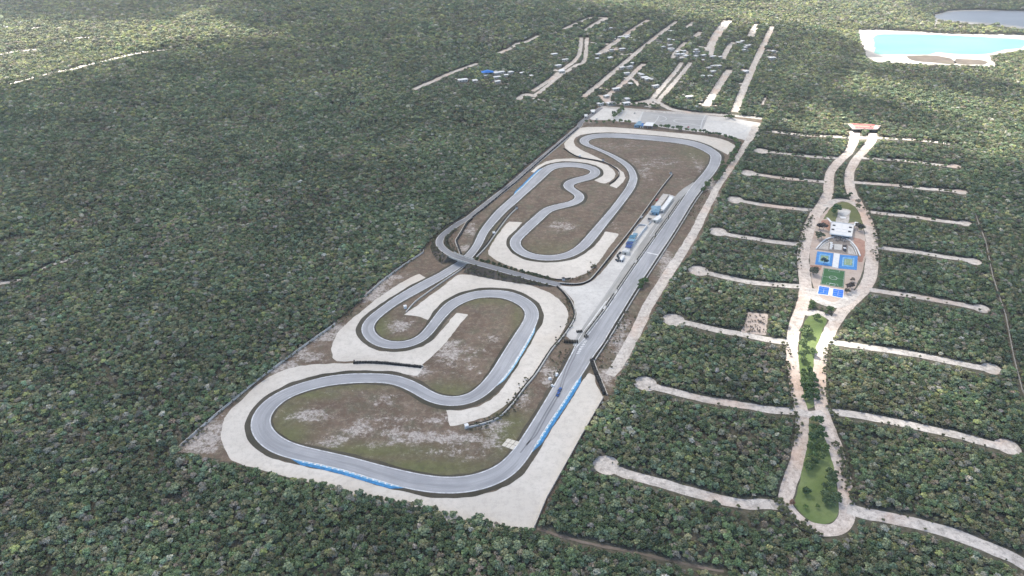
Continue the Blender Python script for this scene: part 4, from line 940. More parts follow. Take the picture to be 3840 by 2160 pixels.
def forest_points():
    out = []
    bands = [(225, 620, 2.3), (620, 950, 2.6), (950, 1350, 3.3), (1350, 2150, 5.0)]
    for y0, y1, sp in bands:
        rows = np.arange(y0, y1, sp*.87)
        for i, y in enumerate(rows):
            hw = y*CP+CAM_H*SP; hw = hw*1920/F_PX*1.04+45
            x = np.arange(-hw, hw, sp)+(i % 2)*sp/2
            out.append(np.stack([x, np.full(len(x), y), np.full(len(x), sp)], 1))
    P = np.vstack(out); P[:, 0] += RNG.uniform(-.42, .42, len(P))*P[:, 2]; P[:, 1] += RNG.uniform(-.42, .42, len(P))*P[:, 2]
    return P
FP = forest_points()
x, y, sp = FP.T
keep = ~look(CLR, x, y)
for dx, dy in ((1.3, 0), (-1.3, 0), (0, 1.3), (0, -1.0)): keep &= ~look(CLR, x+dx, y+dy)
for hh, dx in ((3.6, 0), (4.4, .5), (4.4, -.5)):
    gx_, gy_ = world_to_ground(x+dx, y, hh); keep &= ~look(CLR, gx_, gy_) | (RNG.rand(len(x)) < .10)
keep &= ~(look(THIN, x, y) & (RNG.rand(len(x)) < .55))
TH_ = fbm(x, y, 34, 95, 4); keep &= RNG.rand(len(x)) > .03+.55*np.clip((TH_-.64)*8, 0, 1)
for ln_ in ('v: 460,570 700,480 1000,380', 's: 1950,460 2200,390 2420,290 2576,250', 's: 2300,860 2400,800 2576,740', 'v: 0,1250 300,1180 640,1090', 't: 880,1000 1180,930 1520,770', 's: 600,560 900,640 1100,700'):
    st_ = resample(pts('v', ln_), 1.5); LM = np.zeros((MH, MW), bool); stamp(st_, 3.2, True, LM); keep &= ~(look(LM, x, y) & (RNG.rand(len(x)) < .8))
FP = FP[keep]; x, y, sp = FP.T
def palette(x, y, r):
    n = len(x); t = np.zeros((n, 3)); var = r.randint(0, NV, n)
    big = fbm(x, y, 90, 21); mid = fbm(x, y, 26, 31, 2); q_ = r.rand(n)
    base = np.array([.066, .105, .045]); yel = np.array([.150, .172, .055]); blu = np.array([.078, .125, .080]); oli = np.array([.125, .130, .068]); gry = np.array([.22, .215, .19]); brn = np.array([.145, .122, .095])
    t[:] = base
    m = q_ < .25+.4*(big-.5); t[m] = oli
    m = (q_ > .45) & (q_ < .60+.25*(mid-.5)); t[m] = blu
    far = np.clip((y-900)/500, 0, 1)*np.clip(.35+np.abs(x)/900, 0, 1); m = (q_ > .62-.25*far) & (q_ < .66+.25*(big-.42)+.1*far); t[m] = yel
    pat = fbm(x, y, 48, 91, 4); m = q_ > .93-.9*np.clip(pat-.56, 0, 1)-.1*np.clip(mid-.5, 0, 1); t[m] = brn
    m = q_ > .955-.25*np.clip(mid-.48, 0, 1); t[m] = gry
    gmask = m & (r.rand(n) < .6); var[gmask] = NV+r.randint(0, 2, gmask.sum())
    t *= (1+.26*r.randn(n)).clip(.5, 1.7)[:, None]*(.72+.56*vnoise(x, y, 13, 77))[:, None]*(.62+.76*fbm(x, y, 60, 79, 4))[:, None]
    t *= (1+.04*r.randn(n, 3)); g_ = t.mean(1, keepdims=True); t = g_+(t-g_)*.75; t *= np.array([1.22, 1.20, 1.17])
    return t.clip(.012, .4), var
PR = np.random.RandomState(5)
tint, var = palette(x, y, PR)
scl = (.52+.50*PR.rand(len(x))**2.0)*(sp/2.8)**.85
big = PR.rand(len(x)) < .02; scl[big] *= 1.5; tint[big] = np.array([.145, .175, .11])*(.85+.3*PR.rand(big.sum()))[:, None]
nearlot = np.zeros(len(x), bool)
rot = PR.rand(len(x))*2*math.pi
# -- the 300 that show largest: individual trees
def px_of(x, y, z=3.):
    zc = y*CP+(CAM_H-z)*SP; return 1920+F_PX*x/zc, 1080-F_PX*((z-CAM_H)*CP+y*SP)/zc, zc
X_, Y_, ZC = px_of(x, y, scl*5)
vis = (X_ > 5) & (X_ < 3835) & (Y_ < 2165) & (Y_ > 0)
size = np.where(vis, np.array(RD)[var]*scl/ZC, -1)
order = np.argsort(-size)[:150]
ind = np.zeros(len(x), bool); ind[order] = True
TREE_N = 0
def tree(x, y, var, s, rz, tint, label, group, name='tree', sz=None, cat='tree'):
    t = thing(name, label, cat, (x, y, 0), rz, group); t.scale = (s, s, sz or s)
    for nm, me in (('trunk', TRUNK[var]), ('crown', CROWN[var])):
        o = bpy.data.objects.new(nm, me); link(o, t)
        if nm == 'crown': o['tint'] = [float(c_) for c_ in tint]
    return t
for i in np.nonzero(ind)[0]:
    lum = tint[i].mean(); gb = tint[i][0] > tint[i][1]*.97; 
    if var[i] >= NV or (gb and lum > .12): lb = 'pale grey thin-leaved tree in the dense forest nearest the camera'; gp = 'pale grey trees in the nearest forest'
    elif gb: lb = 'brownish dry tree in the dense forest nearest the camera'; gp = 'brownish trees in the nearest forest'
    elif tint[i][0] > .8*tint[i][1]: lb = 'yellow-green tree in the dense forest nearest the camera'; gp = 'yellow-green trees in the nearest forest'
    else: lb = 'dark green tree in the dense forest nearest the camera'; gp = 'dark green trees in the nearest forest'
    ZN = ['at the far left', 'left of the circuit corner', 'just left of the centre', 'just right of the centre', 'right of the circuit', 'at the far right'][min(5, int(X_[i]//640))]
    lb = lb.replace('in the dense forest nearest the camera', 'in the nearest forest, bottom edge, '+ZN)
    tree(x[i], y[i], int(var[i]), float(scl[i]), float(rot[i]), tint[i], lb, gp)
# -- the rest as one forest
m = ~ind
print('forest trees', m.sum())
me = bpy.data.meshes.new('forest'); npt = int(m.sum())
me.vertices.add(npt); me.vertices.foreach_set('co', np.stack([x[m], y[m], np.zeros(npt)], 1).ravel())
a = me.attributes.new('rotz', 'FLOAT', 'POINT'); a.data.foreach_set('value', rot[m])
a = me.attributes.new('scl', 'FLOAT', 'POINT'); a.data.foreach_set('value', scl[m])
a = me.attributes.new('var', 'INT', 'POINT'); a.data.foreach_set('value', var[m].astype(np.int32))
a = me.attributes.new('tint', 'FLOAT_COLOR', 'POINT'); a.data.foreach_set('color', np.c_[tint[m], np.ones(npt)].ravel())
fo = bpy.data.objects.new('forest', me); link(fo); fo['kind'] = 'stuff'
g = bpy.data.node_groups.new('plant_forest', 'GeometryNodeTree')
g.interface.new_socket('Geometry', in_out='INPUT', socket_type='NodeSocketGeometry'); g.interface.new_socket('Geometry', in_out='OUTPUT', socket_type='NodeSocketGeometry')
gi_ = g.nodes.new('NodeGroupInput'); go = g.nodes.new('NodeGroupOutput')
ci = g.nodes.new('GeometryNodeCollectionInfo'); ci.inputs['Collection'].default_value = src; ci.inputs['Separate Children'].default_value = True; ci.inputs['Reset Children'].default_value = True
ip = g.nodes.new('GeometryNodeInstanceOnPoints'); ip.inputs['Pick Instance'].default_value = True
def na(nm, ty):
    q_ = g.nodes.new('GeometryNodeInputNamedAttribute'); q_.data_type = ty; q_.inputs['Name'].default_value = nm
    return [o_ for o_ in q_.outputs if o_.enabled and o_.name == 'Attribute'][0]
cx = g.nodes.new('ShaderNodeCombineXYZ'); g.links.new(na('rotz', 'FLOAT'), cx.inputs['Z'])
er = g.nodes.new('FunctionNodeEulerToRotation'); g.links.new(cx.outputs[0], er.inputs[0])
g.links.new(gi_.outputs[0], ip.inputs['Points']); g.links.new(ci.outputs[0], ip.inputs['Instance'])
g.links.new(na('var', 'INT'), ip.inputs['Instance Index']); g.links.new(er.outputs[0], ip.inputs['Rotation']); g.links.new(na('scl', 'FLOAT'), ip.inputs['Scale'])
g.links.new(ip.outputs[0], go.inputs[0])
md = fo.modifiers.new('plant', 'NODES'); md.node_group = g
# ---------- single trees and hedges that stand apart
TR = np.random.RandomState(9)
GREEN = [(.045, .080, .030), (.060, .095, .035), (.035, .065, .030), (.075, .105, .040)]
def tree_px(k, x, y, s, label, group=None, tint=None, var=None, name='tree', sz=None, cat='tree'):
    p = W(k, x, y); v_ = TR.randint(0, NV) if var is None else var
    c_ = np.array(tint if tint is not None else GREEN[TR.randint(4)])*(.85+.3*TR.rand())
    return tree(p[0], p[1], v_, s, TR.rand()*6, c_, label, group, name, sz, cat)
ia = np.argmin(((P3[:, :2]-np.array(W('n', 800, 815, 5.8)))**2).sum(1)); ib = np.argmin(((P3[:, :2]-np.array(W('n', 2120, 1165, .8)))**2).sum(1))
ia, ib = min(ia, ib), max(ia, ib)
row = resample(P3[ia:ib+1], 3.1)
for i, p in enumerate(row):
    j = np.argmin(((P3[:, :2]-p[:2])**2).sum(1)); sd = 1 if nr[j][1] > 0 else -1; q_ = P3[j, :2]+nr[j]*sd*(5.6+TR.randn()*.4)
    if TR.rand() < .08: continue
    t = tree(q_[0], q_[1], TR.randint(0, NV), .50+.22*TR.rand(), TR.rand()*6, np.array(GREEN[TR.randint(3)])*.55, 'small dark tree in the row along the raised access road', 'row of small trees along the raised access road')
    t.location.z = max(0, P3[j, 2]-1.3)
EXTRA = []
def hedge(k, s, step, sc, label, group, wob=1.2, z=0, tints=None):
    if k == 'o' and 'buil' not in label and 'entrance' not in group:
        for p in resample(pts(k, s), step*.8):
            c_ = np.array(GREEN[TR.randint(4)])*(.9+.4*TR.rand()); EXTRA.append((p[0]+TR.randn()*wob, p[1]+TR.randn()*wob, TR.rand()*6, sc*(.8+.4*TR.rand()), TR.randint(0, NV), *c_))
        return
    for p in resample(pts(k, s), step):
        c_ = np.array((tints or GREEN)[TR.randint(len(tints or GREEN))])*(.85+.35*TR.rand())
        tree(p[0]+TR.randn()*wob, p[1]+TR.randn()*wob, TR.randint(0, NV), sc*(.8+.4*TR.rand()), TR.rand()*6, c_, label, group)
hedge('o', "1040,410 1200,425 1330,440 1500,460 1700,490 1850,515 1950,540", 5.2, .95, 'dark green tree in the hedge line between the far gravel and the paddock', 'hedge trees between the far gravel and the paddock')
hedge('o', "1960,555 2050,580 2110,630 2100,700 2060,780 2000,850 1940,920 1900,962 e: 2150,850 2060,900 1980,970 1915,1040", 5.0, 1.0, 'bushy tree in the belt between the far bend and the service road', 'trees between the far bend and the service road', 1.8)
hedge('o', "120,365 200,355 260,350 340,360 400,350 480,345 560,350", 7.0, .85, 'low bush at the left end of the paddock above the far gravel', 'bushes at the left end of the paddock', 2.)
hedge('o', "610,350 660,355 720,358", 5, 1.15, 'tall green tree left of the blue paddock building', 'tall trees left of the blue paddock building')
hedge('o', "520,285 560,255 600,215 640,175", 6, 1.1, 'tree in the short row crossing the paddock', 'trees in the short row crossing the paddock', 1.5)
hedge('o', "1960,300 2010,290 2040,300 2000,270", 5, 1.1, 'tree of the clump standing on the entrance road', 'clump of trees on the entrance road', 1.5)
hedge('o', "350,118 500,122 700,122 900,118", 6.5, .8, 'low tree along the strip above the entrance road', 'trees along the strip above the entrance road', 1.)
hedge('o', "800,140 850,130 1010,140 1060,150", 6, .9, 'tree at the road junction above the paddock', 'trees at the road junction above the paddock', 1.5)
hedge('d', "2160,985 2150,1020 2185,965", 4, .9, 'dark tree standing alone against the wall right of the straight', 'lone clump right of the straight', .8)
hedge('l', "1440,20 1455,10", 3, .7, 'small dark bush at the wall step right of the straight', 'bushes at the wall step', .5)
SH = np.random.RandomState(33)
for i in range(0, len(P3), 1):
    z = P3[i, 2]
    if z < .5 or gap[i]: continue
    for sd in (-1, 1):
        for _ in range(3):
            o_ = 4.3+SH.rand()*z*1.2; q_ = P3[i, :2]+nr[i]*sd*o_+SH.randn(2)*.6
            c_ = np.array([.075, .075, .045])*(.6+.8*SH.rand()); EXTRA.append((q_[0], q_[1], SH.rand()*6, .2+.22*SH.rand(), SH.randint(0, NV), *c_, max(0, z*(1-(o_-4.2)/(1.25*z))-.3)))
def shrubs(k, st, n_, wob, lo=.14, hi=.34, tint=(.085, .085, .05)):
    P = resample(pts(k, st), 1.0)
    for _ in range(n_):
        p = P[SH.randint(len(P))]; c_ = np.array(tint)*(.6+.8*SH.rand()); EXTRA.append((p[0]+SH.randn()*wob, p[1]+SH.randn()*wob, SH.rand()*6, lo+(hi-lo)*SH.rand(), SH.randint(0, NV), *c_, 0))
shrubs('z', "470,1120 560,1030 640,960 740,890 830,830 880,790 960,710 1010,680 1050,640", 130, 1.6)
shrubs('l', "1290,340 1150,560 1020,760 930,900 960,1060", 90, 3.5); shrubs('e', "2010,960 1900,1130 1790,1330", 60, 2.5)
shrubs('b', "1560,60 1450,250 1330,400 1150,500 1000,560", 90, 2.2); shrubs('c', "2480,450 2540,620 2480,780 2380,950", 70, 1.6)
shrubs('l', "560,760 420,1000 300,1180", 70, 4.0); shrubs('d', "1700,780 1640,870 1540,930 1400,960", 60, 2.0); shrubs('d', "200,400 130,520 60,620", 40, 3.0, .2, .5)
shrubs('c', "700,1450 500,300 900,150 1150,60", 1, 1); shrubs('d', "230,400 200,500 250,600 300,650", 60, 2.2)
for k_, st_ in (('h', "560,420 565,650 600,900 650,1100 640,1280"), ('h', "930,420 900,600 900,850 960,1000 1060,1250"), ('i', "470,560 530,700 650,830 800,920"), ('i', "1130,640 1060,400 1010,150"), ('f', "250,950 270,750 340,520 440,330"), ('f', "1180,850 1190,650 1150,430 1050,250")):
    shrubs(k_, st_, 110, 1.8, .2, .5, (.09, .10, .055))
for rp in ROADS[7:27]:
    for _ in range(12):
        j = SH.randint(1, len(rp)-1); tg = rp[j+1 if j+1 < len(rp) else j]-rp[j-1]; tg = np.array([-tg[1], tg[0]])/max(1e-6, np.linalg.norm(tg)); q_ = rp[j]+tg*(3.1+SH.rand()*1.2)*SH.choice([-1, 1])
        c_ = np.array([.085, .095, .05])*(.6+.7*SH.rand()); EXTRA.append((q_[0], q_[1], SH.rand()*6, .15+.28*SH.rand(), SH.randint(0, NV), *c_, 0))
shrubs('w', "900,820 1080,830 1060,900 880,880 870,960 1060,970 1040,1010 860,990", 70, 2.0, .12, .3, (.16, .13, .11))
E_ = np.array([e_ if len(e_) == 9 else (*e_, 0) for e_ in EXTRA])
def free_of_road(p):
    j = np.argmin(((TC-p)**2).sum(1)); a_ = np.sqrt(((TC[j]-p)**2).sum()) > TWP[j]/2+2.2
    return a_ and np.sqrt(((P3[:, :2]-p)**2).sum(1).min()) > 4.1
E_ = E_[[free_of_road(e_[:2]) for e_ in E_]]
mh = bpy.data.meshes.new('hedge_trees'); mh.vertices.add(len(E_)); mh.vertices.foreach_set('co', np.c_[E_[:, :2], E_[:, 8]].ravel())
for nm_, ty_, vv_ in (('rotz', 'FLOAT', E_[:, 2]), ('scl', 'FLOAT', E_[:, 3]), ('var', 'INT', E_[:, 4].astype(np.int32))):
    mh.attributes.new(nm_, ty_, 'POINT').data.foreach_set('value', vv_)
mh.attributes.new('tint', 'FLOAT_COLOR', 'POINT').data.foreach_set('color', np.c_[E_[:, 5:8], np.ones(len(E_))].ravel())
ho_ = bpy.data.objects.new('hedge_trees', mh); link(ho_); ho_['kind'] = 'stuff'; ho_.modifiers.new('plant', 'NODES').node_group = g
# trees on the lawns of the boulevard
for x_, y_, s_ in ((775, 110, 1.25), (760, 135, .9), (925, 165, 1.2), (890, 175, .8), (820, 225, 1.1), (800, 215, .8), (730, 330, 1.2), (700, 345, 1.1), (745, 360, 1.3), (710, 375, .9), (700, 440, 1.1), (690, 475, 1.2), (785, 530, 1.15), (780, 505, .8), (685, 560, 1.2), (700, 590, .9)):
    tree_px('h', x_, y_, s_*.95, 'green tree on the bright upper lawn between the two roads', 'trees on the bright upper lawn', tint=(.075, .11, .045))
for p in resample(pts('h', "690,670 700,720 690,790 720,840 700,900"), 4):
    for dx in (.5, 4.0, 7.5):
        tree(p[0]+dx+TR.randn(), p[1]+TR.randn(), TR.randint(0, NV), .75+.3*TR.rand(), TR.rand()*6, np.array(GREEN[TR.randint(3)]), 'dense dark tree in the grove at the lower end of the upper lawn', 'grove at the lower end of the upper lawn')
for k_, x_, y_ in (('h', 790, 1100), ('h', 820, 1120), ('h', 780, 1160), ('h', 850, 1180), ('h', 830, 1230), ('h', 870, 1240), ('h', 770, 1260), ('h', 800, 1300), ('h', 760, 1340), ('h', 850, 1330),
                   ('i', 760, 300), ('i', 790, 260), ('i', 740, 340), ('i', 800, 330), ('i', 830, 290), ('i', 730, 370), ('i', 770, 360), ('i', 880, 200), ('i', 790, 120), ('i', 780, 180)):
    tree_px(k_, x_+TR.randn()*6, y_+TR.randn()*6,   .8+.3*TR.rand(), 'green tree in the thicket at the head of the lower lawn', 'thicket at the head of the lower lawn')
for x_, y_, s_ in ((940, 400, 1.2), (960, 440, 1.3), (930, 470, 1.1), (980, 480, 1.2), (900, 520, 1.0), (950, 530, 1.1), (900, 600, 1.3), (930, 640, 1.5), (970, 620, 1.4), (1000, 650, 1.2), (900, 650, 1.1), (950, 680, 1.3), (1010, 600, 1.0)):
    tree_px('i', x_-18, y_, s_*.8, 'rounded green tree along the right edge of the lower lawn', 'trees along the right edge of the lower lawn', tint=(.055, .085, .04))
tree_px('i', 725, 575, .95, 'lone dark round tree in the middle of the lower lawn', tint=(.03, .06, .02))
tree_px('i', 720, 695, .6, 'small bush on the left of the lower lawn', tint=(.06, .10, .03)); tree_px('i', 822, 690, .5, 'small bush at the centre of the lower lawn', tint=(.06, .10, .03))
tree_px('i', 607, 665, .7, 'brown dry bush at the left edge of the lower lawn', tint=(.14, .08, .06))
for x_, y_, s_, tn, lb in ((690, 470, 1.5, (.04, .08, .03), 'large green tree left of the forecourt behind the clubhouse'), (620, 520, 1.0, (.05, .09, .035), 'smaller green tree at the left of the forecourt'),
        (310, 850, 1.2, (.03, .028, .03), 'dark bare tree left of the clubhouse roof'), (400, 860, 1.1, (.05, .045, .045), 'second dark bare tree nearer the clubhouse wall'),
        (280, 1080, 1.45, (.08, .09, .06), 'wide olive tree at the left end of the curved wall'), (360, 1060, 1.1, (.07, .08, .05), 'small olive tree beside the curved wall'),
        (1180, 880, 1.3, (.05, .05, .045), 'dark tree right of the clubhouse'), (1260, 880, 1.1, (.055, .06, .045), 'dark tree between the clubhouse and the right road'), (1170, 400, .9, (.12, .12, .07), 'dry bush on the right road above the lawn'), (1180, 270, .9, (.14, .13, .11), 'grey bush on the right road at the top of the oval')):
    tree_px('p', x_, y_, s_*1.15, lb, tint=tn)
for x_, y_, s_, tn, lb in ((330, 740, 1.35, (.07, .075, .06), 'grey-green tree left of the football pitch'), (300, 690, 1.0, (.09, .09, .07), 'pale crowned tree left of the football pitch by the red bed'), (1200, 1110, 1.0, (.055, .045, .045), 'dark tree right of the right padel court'),
        (1250, 1060, .9, (.06, .05, .045), 'dark tree between the pitch and the right road'), (1150, 1190, .8, (.06, .055, .05), 'low dark tree below the right padel court'), (1290, 900, .8, (.16, .13, .11), 'thin grey bush right of the football pitch'),
        (580, 470, 1.0, (.02, .05, .08), 'dark tree overhanging the lower edge of the left blue court')):
    tree_px('q', x_, y_, s_*1.1, lb, tint=tn)
for k_, x_, y_ in (('p', 680, 130), ('p', 720, 140), ('p', 770, 130), ('p', 830, 140), ('p', 900, 150), ('p', 970, 145), ('p', 1010, 100), ('p', 640, 110)):
    tree_px(k_, x_, y_, .75, 'dark tree in the short hedge above the oval plaza', 'short hedge above the oval plaza', tint=(.045, .07, .035))
for x_, y_ in ((845, 400), (880, 410), (920, 400), (800, 390), (950, 430)):
    tree_px('r', x_, y_, .9, 'bright green garden tree in front of the gatehouse', 'garden trees in front of the gatehouse', tint=(.08, .16, .04))
# ================================================================== BUILDINGS of the pits and paddock
def building(k, q4, h_, label, roof='wroof', wall='cream', name='building', cat='building', hip=0, ridge=None, openside=False, extra=None, rz=0):
    h = max(2.5, h_*.72); hip *= .7
    q_ = frame4(k, q4, h); c_ = sum(q_)/4; q_ = [p-c_ for p in q_]
    t = thing(name, label, cat, (c_[0], c_[1], 0))
    if openside:
        for u, v_ in ((.05, .05), (.95, .05), (.95, .95), (.05, .95), (.5, .05), (.5, .95)):
            p = bilin(q_, u, v_); MB().box(p[0], p[1], 0, .35, .35, h-.1).build('post', M['grey'], t, base=False)
    else:
        MB().prism([p*.94 for p in q_], 0, h-.25).build('wall', M[wall], t, base=False)
        # windows and a door on the side facing the camera (edge 3-2)
        a_, b_ = q_[3]*.94, q_[2]*.94; L = np.linalg.norm(b_-a_); n_ = max(1, int(L/4)); d_ = (b_-a_)/L; nn = np.array([d_[1], -d_[0]])
        if nn@(-(a_+b_)) > 0: nn = -nn
        ang = math.atan2(d_[1], d_[0])
        for i in range(n_):
            p = a_+d_*L*(i+.5)/n_+nn*.03
            if i == n_//2: MB().box(p[0], p[1], .05, 1.2, .12, 2.1, ang).build('door', M['dark'], t, base=False)
            else: MB().box(p[0], p[1], 1.0, 1.6, .12, 1.1, ang).build('window', M['glass'], t, base=False)
    if hip:
        V = [(p[0], p[1], h) for p in q_]+[(*bilin(q_, .5, .3), h+hip), (*bilin(q_, .5, .7), h+hip)]
        mesh_obj('roof', V, [(0, 1, 4), (1, 2, 5, 4), (2, 3, 5), (3, 0, 4, 5), (3, 2, 1, 0)], M[roof], t)
    else: MB().prism(q_, h-.25, h).build('roof', M[roof], t, base=False)
    return t
building('m', ((1215, 168), (1285, 190), (1105, 425), (1045, 405)), 4.5, 'long white-roofed pit garage, the upper of the two by the straight')
building('m', ((1045, 492), (1062, 555), (985, 612), (905, 592)), 4.5, 'short white-roofed pit garage below the light blue roof')
building('m', ((930, 345), (1060, 345), (1020, 465), (865, 445)), 5.5, 'light blue hip-roofed race office between the two white garages', roof='blueroof', wall='blueroof', hip=1.8)
t = building('m', ((1025, 425), (1110, 425), (1100, 440), (1020, 440)), 3.4, 'narrow dark awning on the right of the light blue roof', roof='grey', openside=True, name='awning', cat='awning')
building('m', ((875, 350), (935, 335), (925, 380), (880, 390)), 3.2, 'small pale blue awning above the light blue roof', roof='blueroof', openside=True, name='awning', cat='awning')
building('m', ((850, 435), (920, 455), (890, 480), (845, 465)), 3., 'grey-blue awning on the left side of the light blue roof', roof='grey', openside=True, name='awning', cat='awning')
building('m', ((820, 560), (890, 575), (870, 600), (815, 590)), 2.6, 'low dark shelter left of the short white garage', roof='dark', openside=True, name='shelter', cat='shelter')
building('m', ((505, 872), (615, 880), (575, 935), (470, 925)), 6.0, 'dark teal roofed pit building, upper half of the blue block', roof='tealroof')
building('m', ((475, 930), (600, 945), (575, 990), (445, 985)), 5.0, 'blue-grey roofed pit building in the middle of the blue block', roof='blueroof')
building('m', ((440, 992), (565, 1000), (530, 1040), (415, 1030)), 5.0, 'navy canvas roofed shed in the blue block', roof='navy')
building('m', ((430, 1040), (545, 1045), (510, 1110), (405, 1095)), 4.0, 'dark blue and grey tent at the lower end of the blue block', roof='navy', openside=True, name='tent', cat='tent')
t = building('m', ((385, 1115), (500, 1125), (475, 1195), (345, 1170)), 4.2, 'pale rounded canopy at the lower end of the pit buildings', roof='grey', name='canopy', cat='canopy', hip=1.3)
building('m', ((350, 1235), (400, 1240), (350, 1330), (305, 1315)), 3.0, 'narrow white container standing on the pit apron', roof='wroof', wall='wroof', name='container', cat='container')
building('m', ((560, 830), (640, 845), (620, 880), (545, 868)), 3.5, 'pale grey shelter just above the dark teal roof', roof='blueroof', openside=True, name='shelter', cat='shelter')
def wall_px(s, label, h=1.6, wd=.6, mat='grey'):
    P = resample(pts('m', s), 2.5); c_ = P.mean(0); t = thing('low_wall', label, 'wall', (*c_, 0)); MB().wall(P-c_, wd, h).build('wall', M[mat], t, base=False)
wall_px("640,710 690,700 780,715 800,725", 'low grey wall closing the top of the lower pit compound')
wall_px("640,712 600,755 560,810", 'low wall on the left of the lower pit compound', wd=.4, h=1.2)
wall_px("800,725 740,800 670,890 600,990 530,1090", 'long garage wall between the lower pit compound and the pit lane', h=2.4, wd=1.2)
wall_px("905,610 860,660 835,690", 'thin wall below the short white garage', h=1.2)
wall_px("1265,190 1190,300 1110,420", 'shaded garage front beside the upper white roof', h=2.2, wd=.7)
wall_px("1195,165 1120,270 1060,350", 'back wall of the upper white garage', h=1.6, wd=.6, mat='dconc')
def car(x, y, rz, paint, label, group=None, L=4.4):
    t = thing('car', label, 'car', (x, y, .12), rz, group)
    mb = MB(); P = [(-L/2, .35), (-L/2, .95), (-L/2+.15, 1.02), (L/2-1.3, 1.0), (L/2-.1, .78), (L/2, .4)]
    b = []
    V = []; F = []
    for sy in (-.88, .88):
        for px, pz in P: V.append((px, sy, pz))
    m_ = len(P)
    for i in range(m_): F.append((i, (i+1) % m_, m_+(i+1) % m_, m_+i))
    F += [tuple(range(m_))[::-1], tuple(range(m_, 2*m_))]
    mesh_obj('body', V, F, M[paint], t)
    cb = [(-L/2+.5, 1.0, .8), (-L/2+1.0, 1.42, .66), (L/2-2.0, 1.42, .66), (L/2-1.25, 1.0, .8)]
    V = [(a_, -w_, z) for a_, z, w_ in cb]+[(a_, w_, z) for a_, z, w_ in cb]
    mesh_obj('cabin', V, [(0, 1, 5, 4), (1, 2, 6, 5), (2, 3, 7, 6), (3, 2, 1, 0), (4, 5, 6, 7)], M['glass'], t)
    MB().box(-.15, 0, 1.43, L-3.0, 1.2, .05).build('roof', M[paint], t, base=False)
    for sx in (-L/2+.8, L/2-.8):
        for sy in (-.85, .85):
            mb = MB(); b = len(mb.V)
            for yy in (-.1, .1):
                for i in range(8): a_ = i*math.pi/4; mb.V.append((sx+.33*math.cos(a_), sy+yy, .33+.33*math.sin(a_)))
            for i in range(8): mb.F.append((i, (i+1) % 8, 8+(i+1) % 8, 8+i))
            mb.F += [tuple(range(8)), tuple(range(8, 16))[::-1]]
            mb.build('wheel', M['rubber'], t, base=False)
    return t
a0 = math.radians(62)
p = W('l', 412, 1322); car(*p, a0, 'carblue', 'dark blue racing car leading the pair on the main straight')
p = W('l', 388, 1382); car(*p, a0+.12, 'carblue', 'dark blue racing car following close behind on the main straight')
for i, (x_, y_, pt, lb) in enumerate(((310, 1212, 'rubber', 'black car parked top of the group by the white container'), (270, 1255, 'rubber', 'black car parked left of the white container'), (290, 1300, 'rubber', 'black car parked by the lower left of the white container'),
        (258, 1345, 'rubber', 'black car parked lowest left of the white container'), (325, 1340, 'rubber', 'black car parked right below the white container'), (330, 1355, 'dark', 'dark car parked last below the white container'))):
    p = W('m', x_, y_); car(*p, a0 + .3*i, pt, lb)
for k_, x_, y_, pt, lb in (('e', 905, 262, 'carwhite', 'white car parked alone in the left paddock'), ('o', 790, 225, 'carwhite', 'white car parked by the paddock kart lines'), ('o', 1480, 405, 'carred', 'red car parked behind the far hedge'), ('o', 560, 190, 'carwhite', 'white car at the entrance of the paddock'),
        ('m', 700, 560, 'carwhite', 'white car on the apron left of the short white garage'), ('m', 980, 250, 'carred', 'red car parked left of the upper white garage')):
    p = W(k_, x_, y_); car(*p, a0, pt, lb)
# tyre stacks, posts, small huts
def stack(k, x, y, w_, d_, h_, lb, name='tyre_stack', mat='rubber', cat='tyre stack', rz=.6):
    p = W(k, x, y); t = thing(name, lb, cat, (*p, 0), rz)
    nx = max(1, int(w_/1.2)); ny = max(1, int(d_/1.2))
    for i in range(nx):
        for j in range(ny):
            mb = MB()
            for z in np.arange(0, h_-.2, .35): mb.cyl((i-(nx-1)/2)*w_/nx, (j-(ny-1)/2)*d_/ny, z, .5, .3, 7)
            mb.build('tyre', M[mat], t, base=False)
    return t
stack('l', 752, 640, 3.5, 3.5, 2.0, 'black tyre stack at the near end of the pit wall')
stack('l', 665, 570, 5, 2.5, 1.5, 'black tyre stack left of the pit exit on the apron', rz=.2)
stack('l', 555, 705, 11, 2.6, 2.0, 'long black tyre stack across the grass at the pit exit', rz=-.05)
stack('l', 845, 935, 2.5, 2.5, 2.2, 'tyre stack at the corner where the two walls meet')
stack('a', 1955, 150, 1.5, 1.5, 1.4, 'small tyre stack at the left end of the dark wall between the nearest traps')
stack('b', 1030, 505, 2.4, 1.2, 1.2, 'small dark tyre stack near the tip of the curved wall')
for k_, x, y, lb in (('c', 858, 552, 'white marshal post on the grass inside the middle left hairpin'), ('n', 1150, 290, 'small white marshal post against the straight double wall'), ('e', 968, 680, 'dark marshal post between the far gravel traps'), ('e', 1650, 812, 'dark marshal post at the top end of the long infield wall'),
                     ('b', 938, 545, 'white marshal hut at the tip of the curved wall'), ('d', 905, 222, 'dark marshal post at the top of the straight double wall'), ('n', 2440, 1145, 'dark marshal post beside the lower access road'), ('e', 735, 640, 'marshal post at the notch of the upper gravel')):
    p = W(k_, x, y); t = thing('marshal_post', lb, 'hut', (*p, 0), .4); dk = 'dark' in lb
    MB().box(0, 0, 0, 2.0, 2.0, 2.3).build('wall', M['grey' if dk else 'wroof'], t, base=False); MB().box(0, 0, 2.3, 2.6, 2.6, .2).build('roof', M['dark' if dk else 'wroof'], t, base=False)
